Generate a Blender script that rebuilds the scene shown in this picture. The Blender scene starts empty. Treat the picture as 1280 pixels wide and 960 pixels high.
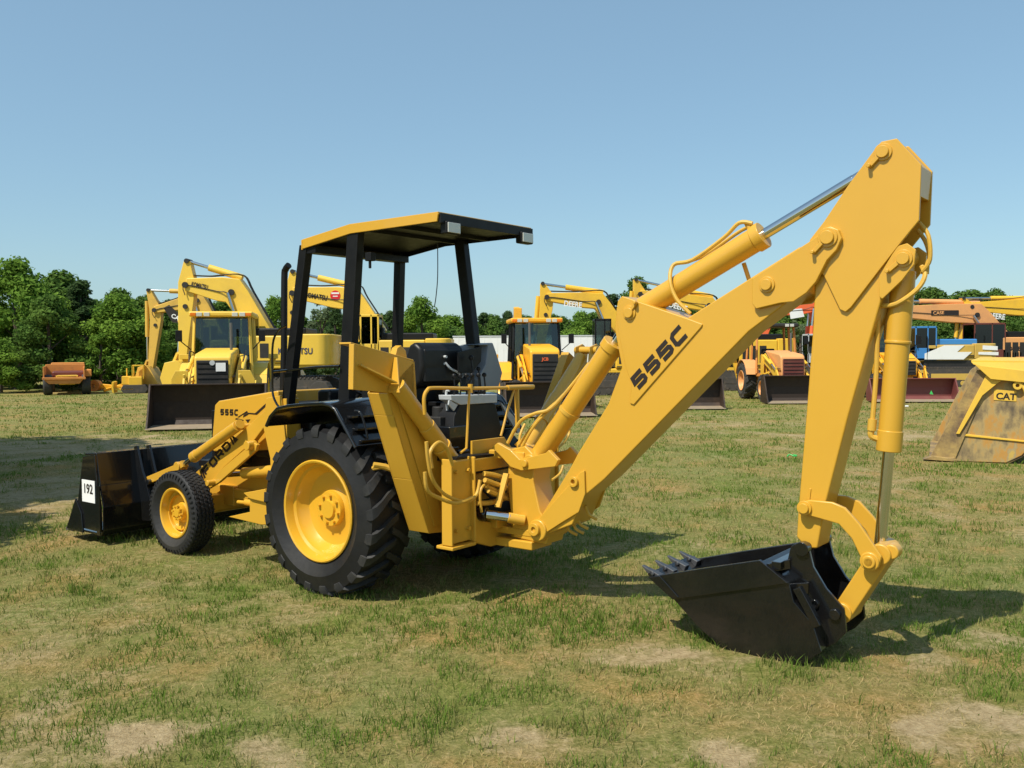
import bpy, math, random
import numpy as np
from mathutils import Vector, Matrix
random.seed(5); RNG = np.random.default_rng(7)
sc = bpy.context.scene; COL = sc.collection
PI = math.pi; rad = math.radians
SC = 1.0

# ------------------------------------------------------------------ materials
def new_mat(name):
    m = bpy.data.materials.new(name); m.use_nodes = True
    nt = m.node_tree; b = nt.nodes['Principled BSDF']
    return m, nt, b
def setp(b, **k):
    for n, v in k.items(): b.inputs[n.replace('_', ' ')].default_value = v
def paint(name, col, rough=.35, dirt=.25, dirtcol=(.16, .10, .05), scale=1.3, metal=0., coat=0., bump=.02, nlo=.5, nhi=.75, spec=.5):
    m, nt, b = new_mat(name); N = nt.nodes; K = nt.links
    setp(b, Roughness=rough, Metallic=metal)
    b.inputs['Coat Weight'].default_value = coat; b.inputs['Specular IOR Level'].default_value = spec
    tc = N.new('ShaderNodeTexCoord')
    n1 = N.new('ShaderNodeTexNoise'); n1.inputs['Scale'].default_value = scale; n1.inputs['Detail'].default_value = 9; n1.inputs['Roughness'].default_value = .65
    K.new(tc.outputs['Object'], n1.inputs['Vector'])
    r = N.new('ShaderNodeMapRange'); r.inputs[1].default_value = nlo; r.inputs[2].default_value = nhi; r.inputs[3].default_value = 0; r.inputs[4].default_value = dirt
    K.new(n1.outputs[0], r.inputs[0])
    mx = N.new('ShaderNodeMix'); mx.data_type = 'RGBA'
    mx.inputs[6].default_value = (*col, 1); mx.inputs[7].default_value = (*dirtcol, 1)
    K.new(r.outputs[0], mx.inputs[0]); K.new(mx.outputs[2], b.inputs['Base Color'])
    n2 = N.new('ShaderNodeTexNoise'); n2.inputs['Scale'].default_value = scale*7; n2.inputs['Detail'].default_value = 4
    K.new(tc.outputs['Object'], n2.inputs['Vector'])
    rr = N.new('ShaderNodeMapRange'); rr.inputs[3].default_value = rough*.75; rr.inputs[4].default_value = min(1, rough*1.35)
    K.new(n2.outputs[0], rr.inputs[0]); K.new(rr.outputs[0], b.inputs['Roughness'])
    bp = N.new('ShaderNodeBump'); bp.inputs['Strength'].default_value = bump*5; bp.inputs['Distance'].default_value = .01
    K.new(n2.outputs[0], bp.inputs['Height']); K.new(bp.outputs[0], b.inputs['Normal'])
    return m
M = {}
M['yel'] = paint('loader_yellow_paint', (.615, .335, .032), .34, .22, (.50, .25, .03), .9, coat=.25, bump=.012)
M['rimyel'] = paint('rim_yellow_paint', (.68, .37, .025), .30, .2, (.5, .27, .05), 2.5, coat=.3, bump=.01)
M['blk'] = paint('gloss_black_paint', (.006, .006, .0065), .2, .45, (.02, .017, .013), 1.6, coat=.5, bump=.02, spec=.45)
M['blk2'] = paint('satin_black_paint', (.007, .007, .008), .45, .3, (.02, .018, .015), 2.0, spec=.3)
M['decal'] = paint('black_decal', (.02, .012, .010), .45, .0)
M['vinyl'] = paint('black_vinyl', (.010, .010, .011), .42, .25, (.03, .03, .03), 4, spec=.35)
M['rub'] = paint('tyre_rubber', (.010, .010, .011), .55, .45, (.035, .032, .026), 2.5, bump=.05, spec=.35)
M['rubt'] = paint('tread_rubber', (.020, .020, .021), .6, .7, (.06, .055, .045), 4, bump=.05, spec=.35)
M['rub2'] = paint('old_rubber', (.035, .034, .033), .75, .7, (.11, .09, .065), 3, bump=.05)
M['chrome'] = paint('chrome_rod', (.62, .62, .62), .12, .1, (.4, .4, .4), 3, metal=1., bump=0)
M['steel'] = paint('dull_steel', (.20, .19, .18), .45, .6, (.12, .08, .05), 5, metal=.7)
M['tooth'] = paint('bare_tooth_steel', (.10, .10, .105), .38, .5, (.05, .045, .04), 9, metal=.6)
M['grey'] = paint('grey_plastic', (.22, .24, .27), .45, .3, (.13, .12, .11), 2)
M['lgrey'] = paint('light_grey_paint', (.5, .52, .53), .45, .3, (.2, .18, .15), 4)
M['white'] = paint('white_paint', (.78, .78, .77), .45, .25, (.5, .46, .4), 1.5)
M['paper'] = paint('white_paper', (.8, .8, .8), .7, .0)
M['hoseY'] = paint('yellow_hose', (.62, .36, .045), .5, .4, (.30, .18, .05), 6)
M['hoseB'] = paint('black_hose', (.02, .02, .02), .5, .2)
M['lens'] = paint('lamp_lens', (.55, .55, .50), .12, .2, (.4, .38, .3), 12, coat=1)
M['kom'] = paint('pale_yellow_paint', (.80, .52, .06), .42, .35, (.45, .28, .08), .8, coat=.1)
M['kom2'] = paint('weathered_yellow_paint', (.74, .46, .05), .5, .6, (.34, .22, .08), .7)
M['cat'] = paint('ochre_yellow_paint', (.66, .40, .06), .5, .6, (.30, .18, .06), .8)
M['jcb'] = paint('orange_yellow_paint', (.85, .42, .018), .4, .4, (.42, .22, .05), .9, coat=.1)
M['deere'] = paint('deep_yellow_paint', (.80, .47, .035), .45, .5, (.40, .23, .06), .8)
M['caseo'] = paint('faded_orange_paint', (.72, .34, .12), .5, .6, (.46, .24, .12), .9)
M['casered'] = paint('maroon_cab_paint', (.13, .030, .022), .5, .5, (.20, .08, .05), 1.5)
M['oran'] = paint('rusty_orange_paint', (.62, .24, .05), .6, .7, (.20, .09, .04), 1.3)
M['oran2'] = paint('bright_orange_paint', (.82, .13, .035), .45, .3, (.5, .2, .1), 1.3)
M['blue'] = paint('bright_blue_paint', (.045, .21, .52), .4, .4, (.10, .22, .35), 1.3)
M['ochre'] = paint('dark_ochre_paint', (.56, .36, .07), .5, .4, (.35, .22, .06), 1.3)
M['bktdark'] = paint('worn_bucket_steel', (.032, .020, .014), .6, .8, (.10, .055, .03), 1.8, metal=.15, bump=.05)
M['bktedge'] = paint('sunlit_bucket_floor', (.30, .235, .16), .6, .7, (.42, .31, .19), 2.5, bump=.06)  # sun falling on the bucket floor is put into this paler tan
M['maroon'] = paint('maroon_bucket_paint', (.17, .045, .04), .5, .6, (.22, .10, .07), 1.8)
M['bktylw'] = paint('muddy_yellow_steel', (.40, .27, .09), .6, 1.0, (.13, .085, .05), 2.6, bump=.08, nlo=.4, nhi=.62)
M['track'] = paint('track_steel', (.055, .048, .042), .6, .8, (.14, .10, .07), 4, bump=.05)
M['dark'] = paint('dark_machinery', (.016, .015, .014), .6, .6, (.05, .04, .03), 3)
M['dkblue'] = paint('navy_lettering', (.03, .04, .10), .5, .0)
M['red'] = paint('sticker_red', (.62, .02, .025), .4, .0)
M['amber'] = paint('amber_lens', (.75, .18, .01), .25, .0)
M['gtag'] = paint('green_tape', (.05, .42, .09), .5, .0)
M['bark'] = paint('bark', (.10, .075, .055), .9, .7, (.05, .04, .03), 6, bump=.1)
# rusty big bucket
def rust_mat():
    m, nt, b = new_mat('rusty_muddy_bucket'); N = nt.nodes; K = nt.links
    tc = N.new('ShaderNodeTexCoord'); mp = N.new('ShaderNodeMapping'); mp.inputs['Scale'].default_value = (1.9, 1.9, 1.0)
    K.new(tc.outputs['Object'], mp.inputs['Vector'])
    n = N.new('ShaderNodeTexNoise'); n.inputs['Scale'].default_value = 1.7; n.inputs['Detail'].default_value = 10; n.inputs['Roughness'].default_value = .62
    K.new(mp.outputs[0], n.inputs['Vector'])
    cr = N.new('ShaderNodeValToRGB'); e = cr.color_ramp.elements
    e[0].position = .34; e[0].color = (.10, .075, .05, 1); e[1].position = .70; e[1].color = (.50, .34, .08, 1)
    for p, c in ((.42, (.22, .16, .08, 1)), (.50, (.38, .27, .11, 1)), (.57, (.46, .23, .045, 1)), (.63, (.33, .26, .14, 1))):
        q = e.new(p); q.color = c
    K.new(n.outputs[0], cr.inputs[0]); K.new(cr.outputs[0], b.inputs['Base Color'])
    b.inputs['Roughness'].default_value = .62
    bp = N.new('ShaderNodeBump'); bp.inputs['Distance'].default_value = .02; bp.inputs['Strength'].default_value = .4
    K.new(n.outputs[0], bp.inputs['Height']); K.new(bp.outputs[0], b.inputs['Normal'])
    return m
M['rusty'] = rust_mat()
def glass_mat(name, tint=(.5, .6, .58), alpha=.45):
    m, nt, b = new_mat(name); N = nt.nodes; K = nt.links
    tr = N.new('ShaderNodeBsdfTransparent'); tr.inputs[0].default_value = (*tint, 1)
    gl = N.new('ShaderNodeBsdfGlossy'); gl.inputs['Roughness'].default_value = .03; gl.inputs[0].default_value = (.8, .8, .8, 1)
    mx = N.new('ShaderNodeMixShader'); fr = N.new('ShaderNodeLayerWeight'); fr.inputs[0].default_value = .25
    mr = N.new('ShaderNodeMapRange'); mr.inputs[3].default_value = .06; mr.inputs[4].default_value = .7
    K.new(fr.outputs['Fresnel'], mr.inputs[0]); K.new(mr.outputs[0], mx.inputs[0])
    K.new(tr.outputs[0], mx.inputs[1]); K.new(gl.outputs[0], mx.inputs[2])
    K.new(mx.outputs[0], N['Material Output'].inputs['Surface'])
    return m
M['glass'] = glass_mat('cab_glass', (.45, .55, .54)); M['dglass'] = glass_mat('dark_cab_glass', (.16, .20, .20))
def leaf_mat(name, c1, c2):
    m, nt, b = new_mat(name); N = nt.nodes; K = nt.links
    at = N.new('ShaderNodeAttribute'); at.attribute_name = 'tone'
    mx = N.new('ShaderNodeMix'); mx.data_type = 'RGBA'; mx.inputs[6].default_value = (*c1, 1); mx.inputs[7].default_value = (*c2, 1)
    K.new(at.outputs['Fac'], mx.inputs[0])
    d = N.new('ShaderNodeBsdfDiffuse'); t = N.new('ShaderNodeBsdfTranslucent'); s = N.new('ShaderNodeMixShader'); s.inputs[0].default_value = .38
    K.new(mx.outputs[2], d.inputs[0]); K.new(mx.outputs[2], t.inputs[0])
    K.new(d.outputs[0], s.inputs[1]); K.new(t.outputs[0], s.inputs[2]); K.new(s.outputs[0], N['Material Output'].inputs['Surface'])
    return m
M['leaf_a'] = leaf_mat('leaf_fresh_green', (.09, .18, .03), (.21, .33, .05))
M['leaf_b'] = leaf_mat('leaf_mid_green', (.070, .140, .032), (.155, .245, .05))
M['leaf_p'] = leaf_mat('needle_dark_green', (.05, .095, .036), (.10, .155, .055))
M['leaf_g'] = leaf_mat('leaf_grey_green', (.11, .155, .08), (.19, .24, .12))
M['grass'] = leaf_mat('grass_blade', (.50, .375, .175), (.135, .215, .035))

# ------------------------------------------------------------------ mesh builder
class MB:
    def __init__(s): s.v = []; s.f = []; s.m = []; s.slot = 0
    def add(s, vs, fs):
        o = len(s.v); s.v += [tuple(p) for p in vs]
        for f in fs: s.f.append(tuple(i+o for i in f)); s.m.append(s.slot)
        return s
    def box(s, x0, x1, y0, y1, z0, z1, mat=None):
        vs = [(x, y, z) for x in (x0, x1) for y in (y0, y1) for z in (z0, z1)]
        if mat is not None: vs = [tuple(mat @ Vector(p)) for p in vs]
        return s.add(vs, [(0, 1, 3, 2), (4, 6, 7, 5), (0, 4, 5, 1), (2, 3, 7, 6), (0, 2, 6, 4), (1, 5, 7, 3)])
    def prism(s, poly, a0, a1, ax='y'):
        def P(p, a):
            return (p[0], a, p[1]) if ax == 'y' else ((a, p[0], p[1]) if ax == 'x' else (p[0], p[1], a))
        n = len(poly)
        vs = [P(p, a0) for p in poly]+[P(p, a1) for p in poly]
        return s.add(vs, [tuple(range(n))[::-1], tuple(range(n, 2*n))]+[(i, (i+1) % n, n+(i+1) % n, n+i) for i in range(n)])
    def slab(s, pts, th):
        # polygon of 3d points thickened along its normal
        P = [Vector(p) for p in pts]; n = Vector((0, 0, 0))
        for i in range(len(P)): n += (P[i]-P[0]).cross(P[(i+1) % len(P)]-P[0])
        n.normalize(); n *= th; k = len(P)
        return s.add([p for p in P]+[p+n for p in P], [tuple(range(k))[::-1], tuple(range(k, 2*k))]+[(i, (i+1) % k, k+(i+1) % k, k+i) for i in range(k)])
    def beam(s, p0, p1, w, h, up=(0, 0, 1), w1=None, h1=None):
        p0 = Vector(p0); p1 = Vector(p1); d = (p1-p0).normalized(); u = Vector(up)
        sd = d.cross(u)
        if sd.length < 1e-4: sd = d.cross(Vector((1, 0, 0)))
        sd.normalize(); u = sd.cross(d)
        vs = []
        for p, a, b in ((p0, w, h), (p1, w1 or w, h1 or h)):
            for i, j in ((-1, -1), (1, -1), (1, 1), (-1, 1)): vs.append(p+sd*a/2*i+u*b/2*j)
        return s.add(vs, [(3, 2, 1, 0), (4, 5, 6, 7), (0, 1, 5, 4), (1, 2, 6, 5), (2, 3, 7, 6), (3, 0, 4, 7)])
    def cyl(s, p0, p1, r0, r1=None, n=24, hole=0):
        if r1 is None: r1 = r0
        p0 = Vector(p0); p1 = Vector(p1); d = (p1-p0).normalized()
        a = d.orthogonal().normalized(); b = d.cross(a); vs = []
        for p, r in ((p0, r0), (p1, r1)):
            for i in range(n):
                t = 2*PI*i/n; vs.append(p+(a*math.cos(t)+b*math.sin(t))*r)
        fs = [(i, (i+1) % n, n+(i+1) % n, n+i) for i in range(n)]
        if hole:
            for p, r in ((p0, hole), (p1, hole)):
                for i in range(n):
                    t = 2*PI*i/n; vs.append(p+(a*math.cos(t)+b*math.sin(t))*r)
            for i in range(n):
                j = (i+1) % n
                fs += [(i, 2*n+i, 2*n+j, j), (n+i, n+j, 3*n+j, 3*n+i), (2*n+i, 3*n+i, 3*n+j, 2*n+j)]
        else: fs += [tuple(range(n))[::-1], tuple(range(n, 2*n))]
        return s.add(vs, fs)
    def tube(s, pts, r, n=8, smooth=0, caps=True):
        P = [Vector(p) for p in pts]
        if smooth: P = catmull(P, smooth)
        m = len(P); vs = []; T = []
        for i in range(m):
            t = (P[min(i+1, m-1)]-P[max(i-1, 0)]); T.append(t.normalized())
        a = T[0].orthogonal().normalized()
        for i in range(m):
            a = (a-T[i]*a.dot(T[i])).normalized(); b = T[i].cross(a)
            for k in range(n):
                q = 2*PI*k/n; vs.append(P[i]+(a*math.cos(q)+b*math.sin(q))*r)
        fs = [(i*n+k, i*n+(k+1) % n, (i+1)*n+(k+1) % n, (i+1)*n+k) for i in range(m-1) for k in range(n)]
        if caps: fs += [tuple(range(n))[::-1], tuple(range((m-1)*n, m*n))]
        return s.add(vs, fs)
    def lathe(s, prof, c=(0, 0, 0), n=48, close=False, zig=None):
        # prof list of (y, r), axis along y
        m = len(prof); vs = []
        for i in range(n):
            t = 2*PI*i/n
            for j, (y, r) in enumerate(prof):
                yy = y+(zig[j]*(1 if i % 2 else -1) if zig else 0)
                vs.append((c[0]+r*math.cos(t), c[1]+yy, c[2]+r*math.sin(t)))
        fs = []
        for i in range(n):
            k = (i+1) % n
            for j in range(m-1 if not close else m):
                l = (j+1) % m
                fs.append((i*m+j, k*m+j, k*m+l, i*m+l))
        return s.add(vs, fs)
    def ball(s, c, r, n=10, sz=(1, 1, 1)):
        vs = []; m = n//2+1
        for j in range(m):
            ph = PI*j/(m-1)
            for i in range(n):
                t = 2*PI*i/n; vs.append((c[0]+r*sz[0]*math.sin(ph)*math.cos(t), c[1]+r*sz[1]*math.sin(ph)*math.sin(t), c[2]+r*sz[2]*math.cos(ph)))
        return s.add(vs, [(j*n+i, j*n+(i+1) % n, (j+1)*n+(i+1) % n, (j+1)*n+i) for j in range(m-1) for i in range(n)])
    def split(s, name, mat, parent=None, bevel=0, **kw):
        # every loose piece becomes an object of its own
        par = list(range(len(s.v)))
        def find(a):
            while par[a] != a: par[a] = par[par[a]]; a = par[a]
            return a
        for f in s.f:
            r = find(f[0])
            for i in f[1:]:
                q = find(i)
                if q != r: par[q] = r
        groups = {}
        for fi, f in enumerate(s.f): groups.setdefault(find(f[0]), []).append(fi)
        out = []
        for g, fl in groups.items():
            m = MB(); mp = {}
            for fi in fl:
                for i in s.f[fi]:
                    if i not in mp: mp[i] = len(m.v); m.v.append(s.v[i])
                m.f.append(tuple(mp[i] for i in s.f[fi])); m.m.append(s.m[fi])
            out.append(m.build(name, mat, parent, bevel, **kw))
        return out[0]
    def build(s, name, mat, parent=None, bevel=0, smooth=True, loc=None, label=None):
        me = bpy.data.meshes.new(name); me.from_pydata(s.v, [], s.f)
        mats = mat if isinstance(mat, (list, tuple)) else [mat]
        for q in mats: me.materials.append(M[q] if isinstance(q, str) else q)
        if len(mats) > 1: me.polygons.foreach_set('material_index', s.m)
        fixn(me)
        if smooth:
            me.shade_smooth(); me.set_sharp_from_angle(angle=rad(32))
        o = bpy.data.objects.new(name, me); COL.objects.link(o)
        if parent: o.parent = parent
        if loc: o.location = loc
        if bevel:
            b = o.modifiers.new('bevel', 'BEVEL'); b.width = bevel; b.segments = 2; b.limit_method = 'ANGLE'; b.angle_limit = rad(38); b.harden_normals = True; b.use_clamp_overlap = True
        if label: o['label'] = label
        return o
import bmesh
def fixn(me):
    bm = bmesh.new(); bm.from_mesh(me); bmesh.ops.recalc_face_normals(bm, faces=bm.faces); bm.to_mesh(me); bm.free()
def catmull(P, k):
    out = []; n = len(P)
    for i in range(n-1):
        p0 = P[max(i-1, 0)]; p1 = P[i]; p2 = P[i+1]; p3 = P[min(i+2, n-1)]
        for j in range(k):
            t = j/k
            out.append(.5*((2*p1)+(p2-p0)*t+(2*p0-5*p1+4*p2-p3)*t*t+(3*p1-p0-3*p2+p3)*t**3))
    out.append(P[-1]); return out
def thing(name, label, cat, loc=(0, 0, 0), rz=0, group=None, sc_=1):
    o = bpy.data.objects.new(name, None); COL.objects.link(o); o.location = loc; o.rotation_euler = (0, 0, rz); o.scale = (sc_,)*3
    o.empty_display_size = .2
    o['label'] = label; o['category'] = cat
    if group: o['group'] = group
    return o
def tag(o, label, cat, group=None):
    o['label'] = label; o['category'] = cat
    if group: o['group'] = group
    return o
def node(name, parent, loc=(0, 0, 0), rot=(0, 0, 0)):
    o = bpy.data.objects.new(name, None); COL.objects.link(o); o.parent = parent; o.location = loc; o.rotation_euler = rot; o.empty_display_size = .1
    return o
def copy_to(o, parent, loc=None, rot=None, scale=None):
    c = o.copy(); COL.objects.link(c); c.parent = parent
    if loc is not None: c.location = loc
    if rot is not None: c.rotation_euler = rot
    if scale is not None: c.scale = scale
    for ch in list(o.children):
        copy_to(ch, c)
    return c
# font lettering turned into a mesh: origin p, u = reading direction, w = up of the letters
def letters(txt, p, u, w, h, name='lettering', mat='decal', parent=None, bold=.03, ext=.0015, xs=1.0, off=.003, align='LEFT'):
    cu = bpy.data.curves.new('txt', 'FONT'); cu.body = txt; cu.size = 1; cu.offset = bold; cu.align_x = align; cu.resolution_u = 3
    ob = bpy.data.objects.new('txt', cu); COL.objects.link(ob); bpy.context.view_layer.update()
    me = bpy.data.meshes.new_from_object(ob); bpy.data.objects.remove(ob)
    u = Vector(u).normalized(); w = Vector(w); w = (w-u*w.dot(u)).normalized(); n = u.cross(w)
    p = Vector(p); H = h/.72
    for v in me.vertices: v.co = p+u*v.co.x*H*xs+w*v.co.y*H+n*off
    me.materials.clear(); me.materials.append(M[mat]); me.name = name
    o = bpy.data.objects.new(name, me); COL.objects.link(o); o.parent = parent
    return o
# wide square-shouldered lettering drawn as mitred strokes
GL = {'5': [[(1, 1), (.06, 1), (0, .52), (.82, .52), (.95, .40), (.95, .12), (.80, 0), (0, 0)]],
      'C': [[(1, 1), (.2, 1), (.0, .82), (.0, .16), (.16, 0), (1, 0)]],
      'F': [[(0, 0), (0, 1), (1, 1)], [(0, .5), (.85, .5)]],
      'O': [[(.5, 1), (.15, 1), (0, .85), (0, .15), (.15, 0), (.85, 0), (1, .15), (1, .85), (.85, 1), (.5, 1)]],
      'R': [[(0, 0), (0, 1), (.85, 1), (1, .88), (1, .6), (.85, .47), (0, .47)], [(.6, .47), (1, 0)]],
      'D': [[(0, .02), (0, 1), (.75, 1), (1, .78), (1, .22), (.75, 0), (0, 0)]]}
def stroke_text(mb, txt, p, u, w, cw, h, gap, t, slant=0.):
    u = Vector(u).normalized(); w = Vector(w); w = (w-u*w.dot(u)).normalized(); n = u.cross(w); p = Vector(p)
    x0 = 0
    for ch in txt:
        for st in GL[ch]:
            P = [Vector((a*(cw-t)+t/2, b*(h-t)+t/2)) for a, b in st]
            closed = (P[0]-P[-1]).length < 1e-5
            if closed: P = P[:-1]
            m = len(P); L = []; R = []
            for i in range(m):
                a = P[i-1] if (i > 0 or closed) else None; b = P[(i+1) % m] if (i < m-1 or closed) else None
                d1 = (P[i]-a).normalized() if a is not None else (b-P[i]).normalized()
                d2 = (b-P[i]).normalized() if b is not None else d1
                n1 = Vector((-d1.y, d1.x)); n2 = Vector((-d2.y, d2.x)); mm = (n1+n2)
                mm = mm/max(mm.length_squared/2, .5)*1.0
                L.append(P[i]+mm*t/2); R.append(P[i]-mm*t/2)
            def W(q): return p+u*(x0+q.x+slant*q.y)+w*q.y
            vs = [W(q)+n*.003 for q in L]+[W(q)+n*.003 for q in R]
            vs += [v-n*.0028 for v in vs]
            fs = []
            for i in range(m if closed else m-1):
                j = (i+1) % m
                fs += [(i, j, m+j, m+i), (2*m+i, 3*m+i, 3*m+j, 2*m+j), (i, 2*m+i, 2*m+j, j), (m+i, m+j, 3*m+j, 3*m+i)]
            mb.add(vs, fs)
        x0 += cw+gap

# ------------------------------------------------------------------ wheels
def ag_tyre(R, W, rim, nl=20, old=False, lug=.028, inset=0):
    mb = MB(); h = W/2
    prof = [(-h*.74+inset*.6, rim), (-h*.92+inset*.9, rim+.012), (-h*.96+inset*.3, rim+.05), (-h*1.10, (rim+R)/2-.03), (-h*.98, R-.10), (-h*.93, R-.05), (-h*.6, R-lug-.010), (0, R-lug-.004),
            (h*.6, R-lug-.010), (h*.93, R-.05), (h*.98, R-.10), (h*1.10, (rim+R)/2-.03), (h*.96-inset*.3, rim+.05), (h*.92-inset*.9, rim+.012), (h*.74-inset*.6, rim)]
    mb.lathe(prof, n=64)
    mb.slot = 1
    for s in (-1, 1):
        for k in range(nl):
            a0 = 2*PI*(k+(.5 if s > 0 else 0))/nl
            path = [(-.03, R-.002, 0, .026), (h*.25, R, .08, .027), (h*.55, R-.003, .17, .031), (h*.83, R-.012, .25, .038), (h*.97, R-.032, .285, .044), (h*1.01, R-.062, .295, .045), (h*1.0, R-.095, .30, .038)]
            vs = []
            for (y, r, da, wd) in path:
                aw = wd/R; a = a0+da*.72/R*.8
                dn = lug+.03
                for (da2, rr) in ((-aw, r), (aw, r), (aw*1.25, r-dn), (-aw*1.25, r-dn)):
                    yy = s*y
                    if rr < r-.001 and y > h*.9: yy = s*(y-.055)
                    vs.append((rr*math.cos(a+da2), yy, rr*math.sin(a+da2)))
            m = len(path); fs = [(0, 1, 2, 3), tuple(4*(m-1)+i for i in (3, 2, 1, 0))]
            for i in range(m-1):
                for q in range(4):
                    fs.append((4*i+q, 4*i+(q+1) % 4, 4*(i+1)+(q+1) % 4, 4*(i+1)+q))
            mb.add(vs, fs)
    return mb
def wheel(parent, name, loc, out, R, W, rim, kind='ag', mats=('rub', 'rimyel'), deep=.17, simple=False, nl=20, tread='rubt', inset=0):
    # out=+1 outer face toward +y
    w = MB()
    hb = rim*.36
    w.lathe([(W/2-deep-.02, .0), (W/2-deep-.02+.06, .0), (W/2-deep+.04, hb*.5), (W/2-deep+.02, hb*.55), (W/2-deep+.02, hb*.95), (W/2-deep, hb), (W/2-deep-.03, hb)], n=28)
    for i in range(8):
        a = 2*PI*i/8+.2; r = hb*.78
        w.cyl((r*math.cos(a), W/2-deep, r*math.sin(a)), (r*math.cos(a), W/2-deep+.045, r*math.sin(a)), .014 if not simple else .02, n=6)
    hub = w.build(name, mats[1], parent, bevel=0, loc=loc)
    if out < 0: hub.rotation_euler = (0, 0, PI)
    r = MB(); h = W/2-inset; deep = deep-inset
    r.lathe([(h-.012, rim+.012), (h+.004, rim+.014), (h+.010, rim+.004), (h+.004, rim-.010), (h-.03, rim-.022), (h-.06, rim-.030), (h-.075, rim-.05), (h-deep*.8, rim-.065), (h-deep-.02, rim*.74), (h-deep-.035, rim*.45), (h-deep-.02, hb)], n=56)
    r.build('rim', mats[1], hub)
    h = W/2
    if kind == 'ag': t = ag_tyre(R, W, rim, nl, inset=inset)
    else:
        t = MB(); g = []
        prof = [(-h*.72+inset*.6, rim), (-h*.95+inset, rim+.012), (-h, (rim+R)/2), (-h*.99, R-.05), (-h*.86, R-.012)]; zig = [0]*5
        ys = [-.74, -.69, -.67, -.62, -.40, -.35, -.33, -.28, -.06, -.02, .02, .06, .28, .33, .35, .40, .62, .67, .69, .74]
        for i, y in enumerate(ys):
            dd = .004*abs(y)
            low = (i % 4) in (1, 2)
            prof.append((y*h, R-dd-(.014 if low else 0))); zig.append(.006)
        prof += [(h*.86, R-.012), (h*.97, R-.05), (h, (rim+R)/2), (h*.95-inset, rim+.012), (h*.72-inset*.6, rim)]; zig += [0]*5
        t.lathe(prof, n=96, zig=zig)
        # little sipes across the ribs
        t.slot = 1
        for i in range(60):
            a = 2*PI*i/60
            for y in (-.51, -.17, .17, .51):
                aa = a+(.05 if y in (-.17, .51) else 0)
                t.beam(((R+.0015)*math.cos(aa), y*h-.016, (R+.0015)*math.sin(aa)), ((R+.0015)*math.cos(aa+.012), y*h+.016, (R+.0015)*math.sin(aa+.012)), .006, .006, up=(math.cos(aa), 0, math.sin(aa)))
        for s in (-1, 1):
            for i in range(48):
                a = 2*PI*i/48
                t.beam(((R-.02)*math.cos(a), s*h*.93, (R-.02)*math.sin(a)), ((R-.055)*math.cos(a), s*h*.985, (R-.055)*math.sin(a)), .014, .012, up=(-math.sin(a), 0, math.cos(a)))
    t.build('tyre', [mats[0], tread] if kind == 'ag' else [tread, mats[0]], hub)
    return hub

# ================================================================== MAIN BACKHOE
TR = thing('backhoe_loader', 'freshly painted yellow backhoe loader with open black canopy, standing alone in front of the others', 'backhoe loader',
           (-.9534, 8.0762, 0), rad(90)+.9114)
RW, FW = .697, .409
wheel(TR, 'rear_wheel', (0, 1.043-.2235, RW-.012), 1, RW, .447, .402, nl=21, inset=.025)
wheel(TR, 'rear_wheel', (0, -1.043+.2235, RW-.012), -1, RW, .447, .402, nl=21, inset=.025)
wheel(TR, 'front_wheel', (2.33, .888-.1205, FW-.008), 1, FW, .241, .235, kind='rib', deep=.10, inset=.04)
wheel(TR, 'front_wheel', (2.33, -.888+.1205, FW-.008), -1, FW, .241, .235, kind='rib', deep=.10, inset=.04)
# chassis, axles, engine and gearbox
b = MB(); b.box(.2, 2.75, -.27, .27, .50, .78); b.box(2.1, 2.6, -.33, .33, .42, .62); b.box(-.55, .5, -.33, .33, .50, .92)
b.build('chassis', 'yel', TR, .012)
b = MB(); b.beam((2.33, -.72, .45), (2.33, .72, .45), .14, .16); b.cyl((2.33, -.6, .41), (2.33, .6, .41), .07)
b.build('front_axle', 'yel', TR, .01)
b = MB(); b.cyl((0, -.75, RW), (0, .75, RW), .13); b.cyl((0, -.45, RW), (0, .45, RW), .20); b.build('rear_axle', 'yel', TR, .01)
b = MB(); b.box(1.2, 2.2, -.25, .25, .78, 1.15); b.box(.35, 1.2, -.28, .28, .78, 1.2)
b.cyl((1.4, .27, 1.0), (1.75, .27, 1.0), .06); b.cyl((1.9, .28, .9), (2.1, .28, .9), .05)
b.build('engine', 'dark', TR, .01)
# hood
hood = MB(); hp = [(1.279,1.609),(1.737,1.549),(2.225,1.485),(2.295,1.442),(2.345,1.131),(2.337,0.961)]+[(1.25, 1.05)]
hood.prism(hp, -.34, .40); ho = hood.build('hood', 'yel', TR, .018)
b = MB(); b.box(2.36, 2.41, -.30, .36, .82, 1.38); b.box(2.40, 2.62, -.36, .38, .80, .86)
b.build('grille', 'blk2', TR, .006)
b = MB(); dp = [[(1.365,1.535),(1.341,1.525),(1.603,1.367),(1.627,1.381)], [(1.602,1.382),(1.615,1.369),(1.741,1.372),(1.741,1.383)], [(1.753,1.4),(1.741,1.381),(1.831,1.358),(1.884,1.333),(1.91,1.332)], [(1.703,1.383),(1.754,1.357),(1.819,1.335),(1.806,1.359)],
          [(1.923,1.323),(1.807,1.308),(1.833,1.299),(1.95,1.312)], [(1.781,1.313),(1.705,1.32),(1.744,1.283)], [(1.758,1.232),(1.72,1.222),(1.85,1.137),(1.876,1.144)]]
for q in dp: b.prism(q, .401, .404)
b.build('stripe_decal', 'decal', ho)
b = MB(); stroke_text(b, '555C', (2.195, .401, 1.343), (-1, 0, .015), (0, 0, 1), .062, .062, .016, .016, slant=.12); b.build('lettering', 'decal', ho)
# exhaust stack, behind the hood on its centre line
b = MB(); b.tube([(1.595,0.1,1.457),(1.558,0.1,1.971),(1.536,0.1,2.678),(1.515,0.1,2.778),(1.465,0.1,2.818)], .032, 14, 4); b.build('exhaust_pipe', 'blk2', TR)
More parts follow.
